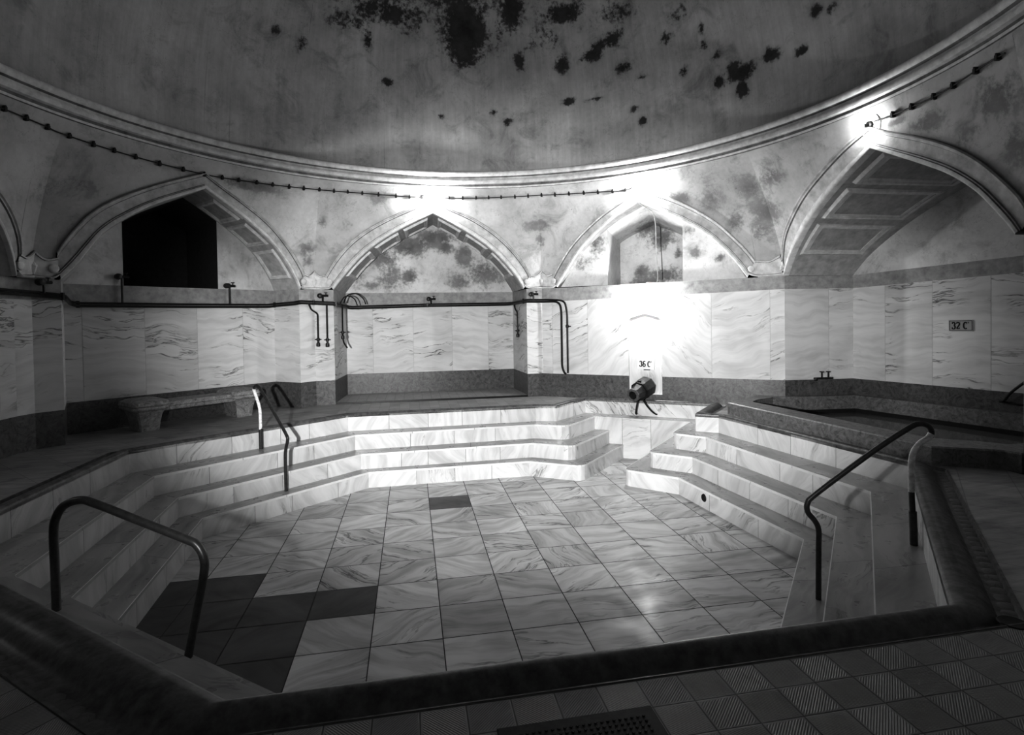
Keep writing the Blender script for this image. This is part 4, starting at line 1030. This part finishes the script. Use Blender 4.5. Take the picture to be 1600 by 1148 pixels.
cable('short dark clipped cable between the two middle lamps', [('F', 2.36, 4.06), ('F', 2.665, 4.045), ('F', 3.3, 4.05), ('F', 3.937, 4.062), ('F', 4.4, 4.07), ('FR', .1, 4.07), ('FR', .562, 4.055), ('FR', 1.3, 4.03), ('FR', 1.829, 4.004), ('FR', 2.0, 4.03)])
cable('dark clipped cable running right from the lamp over the big right arch', [('R', 2.45, 4.05), ('R', 2.67, 4.034), ('R', 3.373, 4.026), ('R', 3.966, 4.075), ('R', 4.25, 4.08)])
apx = surf('FR', 2.12, 3.95) + nFR * .08
pts = [Vector((4.22, 9.6, 4.0)), apx, surf('FR', 2.1, 3.76) + nFR * .05, Vector((*fp(2.22, -.2), 3.66)), Vector((*fp(2.28, -.28), 3.45)), Vector((*fp(2.29, -.3), 3.0)), Vector((*fp(2.31, -.3), 2.5)), Vector((*fp(2.31, -.26), 2.3)), Vector((*fp(2.25, -.1), 2.275)), Vector((*fp(2.15, .02), 2.26)), Vector((*fp(2.12, .03), 2.1)), Vector((*fp(2.12, .03), 2.03))]
mb = MB(); mb.tube(smooth_path(pts, 8), .009, 6)
tag(mb.build('electric_cable', M['cablewhite'], smooth=True), 'pale cable hanging from the arch lamp across the window recess to the lower lamp', 'cable')

# ------------------------------------------------------------------ lights outside the picture
def arealight(name, loc, target, size, power, ang):
    l = bpy.data.lights.new(name, 'SPOT'); l.energy = power; l.shadow_soft_size = size; l.spot_size = math.radians(ang); l.spot_blend = .8
    o = bpy.data.objects.new(name, l); col.objects.link(o); o.location = loc
    o.rotation_euler = (Vector(target) - Vector(loc)).to_track_quat('-Z', 'Y').to_euler(); return o
pl = arealight('photographer_lamp', (-1.3, .3, 1.6), (2.05, 9.8, 1.2), .05, 3450, 80); pl.scale = (1, .6, 1); pl.data.spot_blend = .7
arealight('left_lamp', (-4.7, 4.9, 2.0), (-2.2, 5.6, -.6), .05, 16, 110)
w = bpy.data.worlds.new('dark'); bpy.context.scene.world = w; w.use_nodes = True
w.node_tree.nodes['Background'].inputs[0].default_value = (0, 0, 0, 1)

# ------------------------------------------------------------------ camera
from mathutils import Matrix
f, yaw, pitch, roll, cy0 = 858.05, .182107828, -.0177120572, -.0156751, 514.704
fw = Vector((math.sin(yaw) * math.cos(pitch), math.cos(yaw) * math.cos(pitch), math.sin(pitch))); rt = Vector((math.cos(yaw), -math.sin(yaw), 0)); up = rt.cross(fw)
r_ = rt * math.cos(roll) + up * math.sin(roll); u_ = -rt * math.sin(roll) + up * math.cos(roll)
cd = bpy.data.cameras.new('camera'); cam = bpy.data.objects.new('camera', cd); col.objects.link(cam)
mw = Matrix(((r_.x, u_.x, -fw.x, 0), (r_.y, u_.y, -fw.y, 0), (r_.z, u_.z, -fw.z, 1.6), (0, 0, 0, 1)))
cam.matrix_world = mw
cd.sensor_width = 36; cd.sensor_fit = 'HORIZONTAL'; cd.lens = f / 1600 * 36
cd.shift_y = -(574 - cy0) / 1600; cd.clip_start = .02
sc = bpy.context.scene; sc.camera = cam
sc.view_settings.view_transform = 'Standard'
sc.view_settings.exposure = 0.3
sc.view_settings.gamma = .68
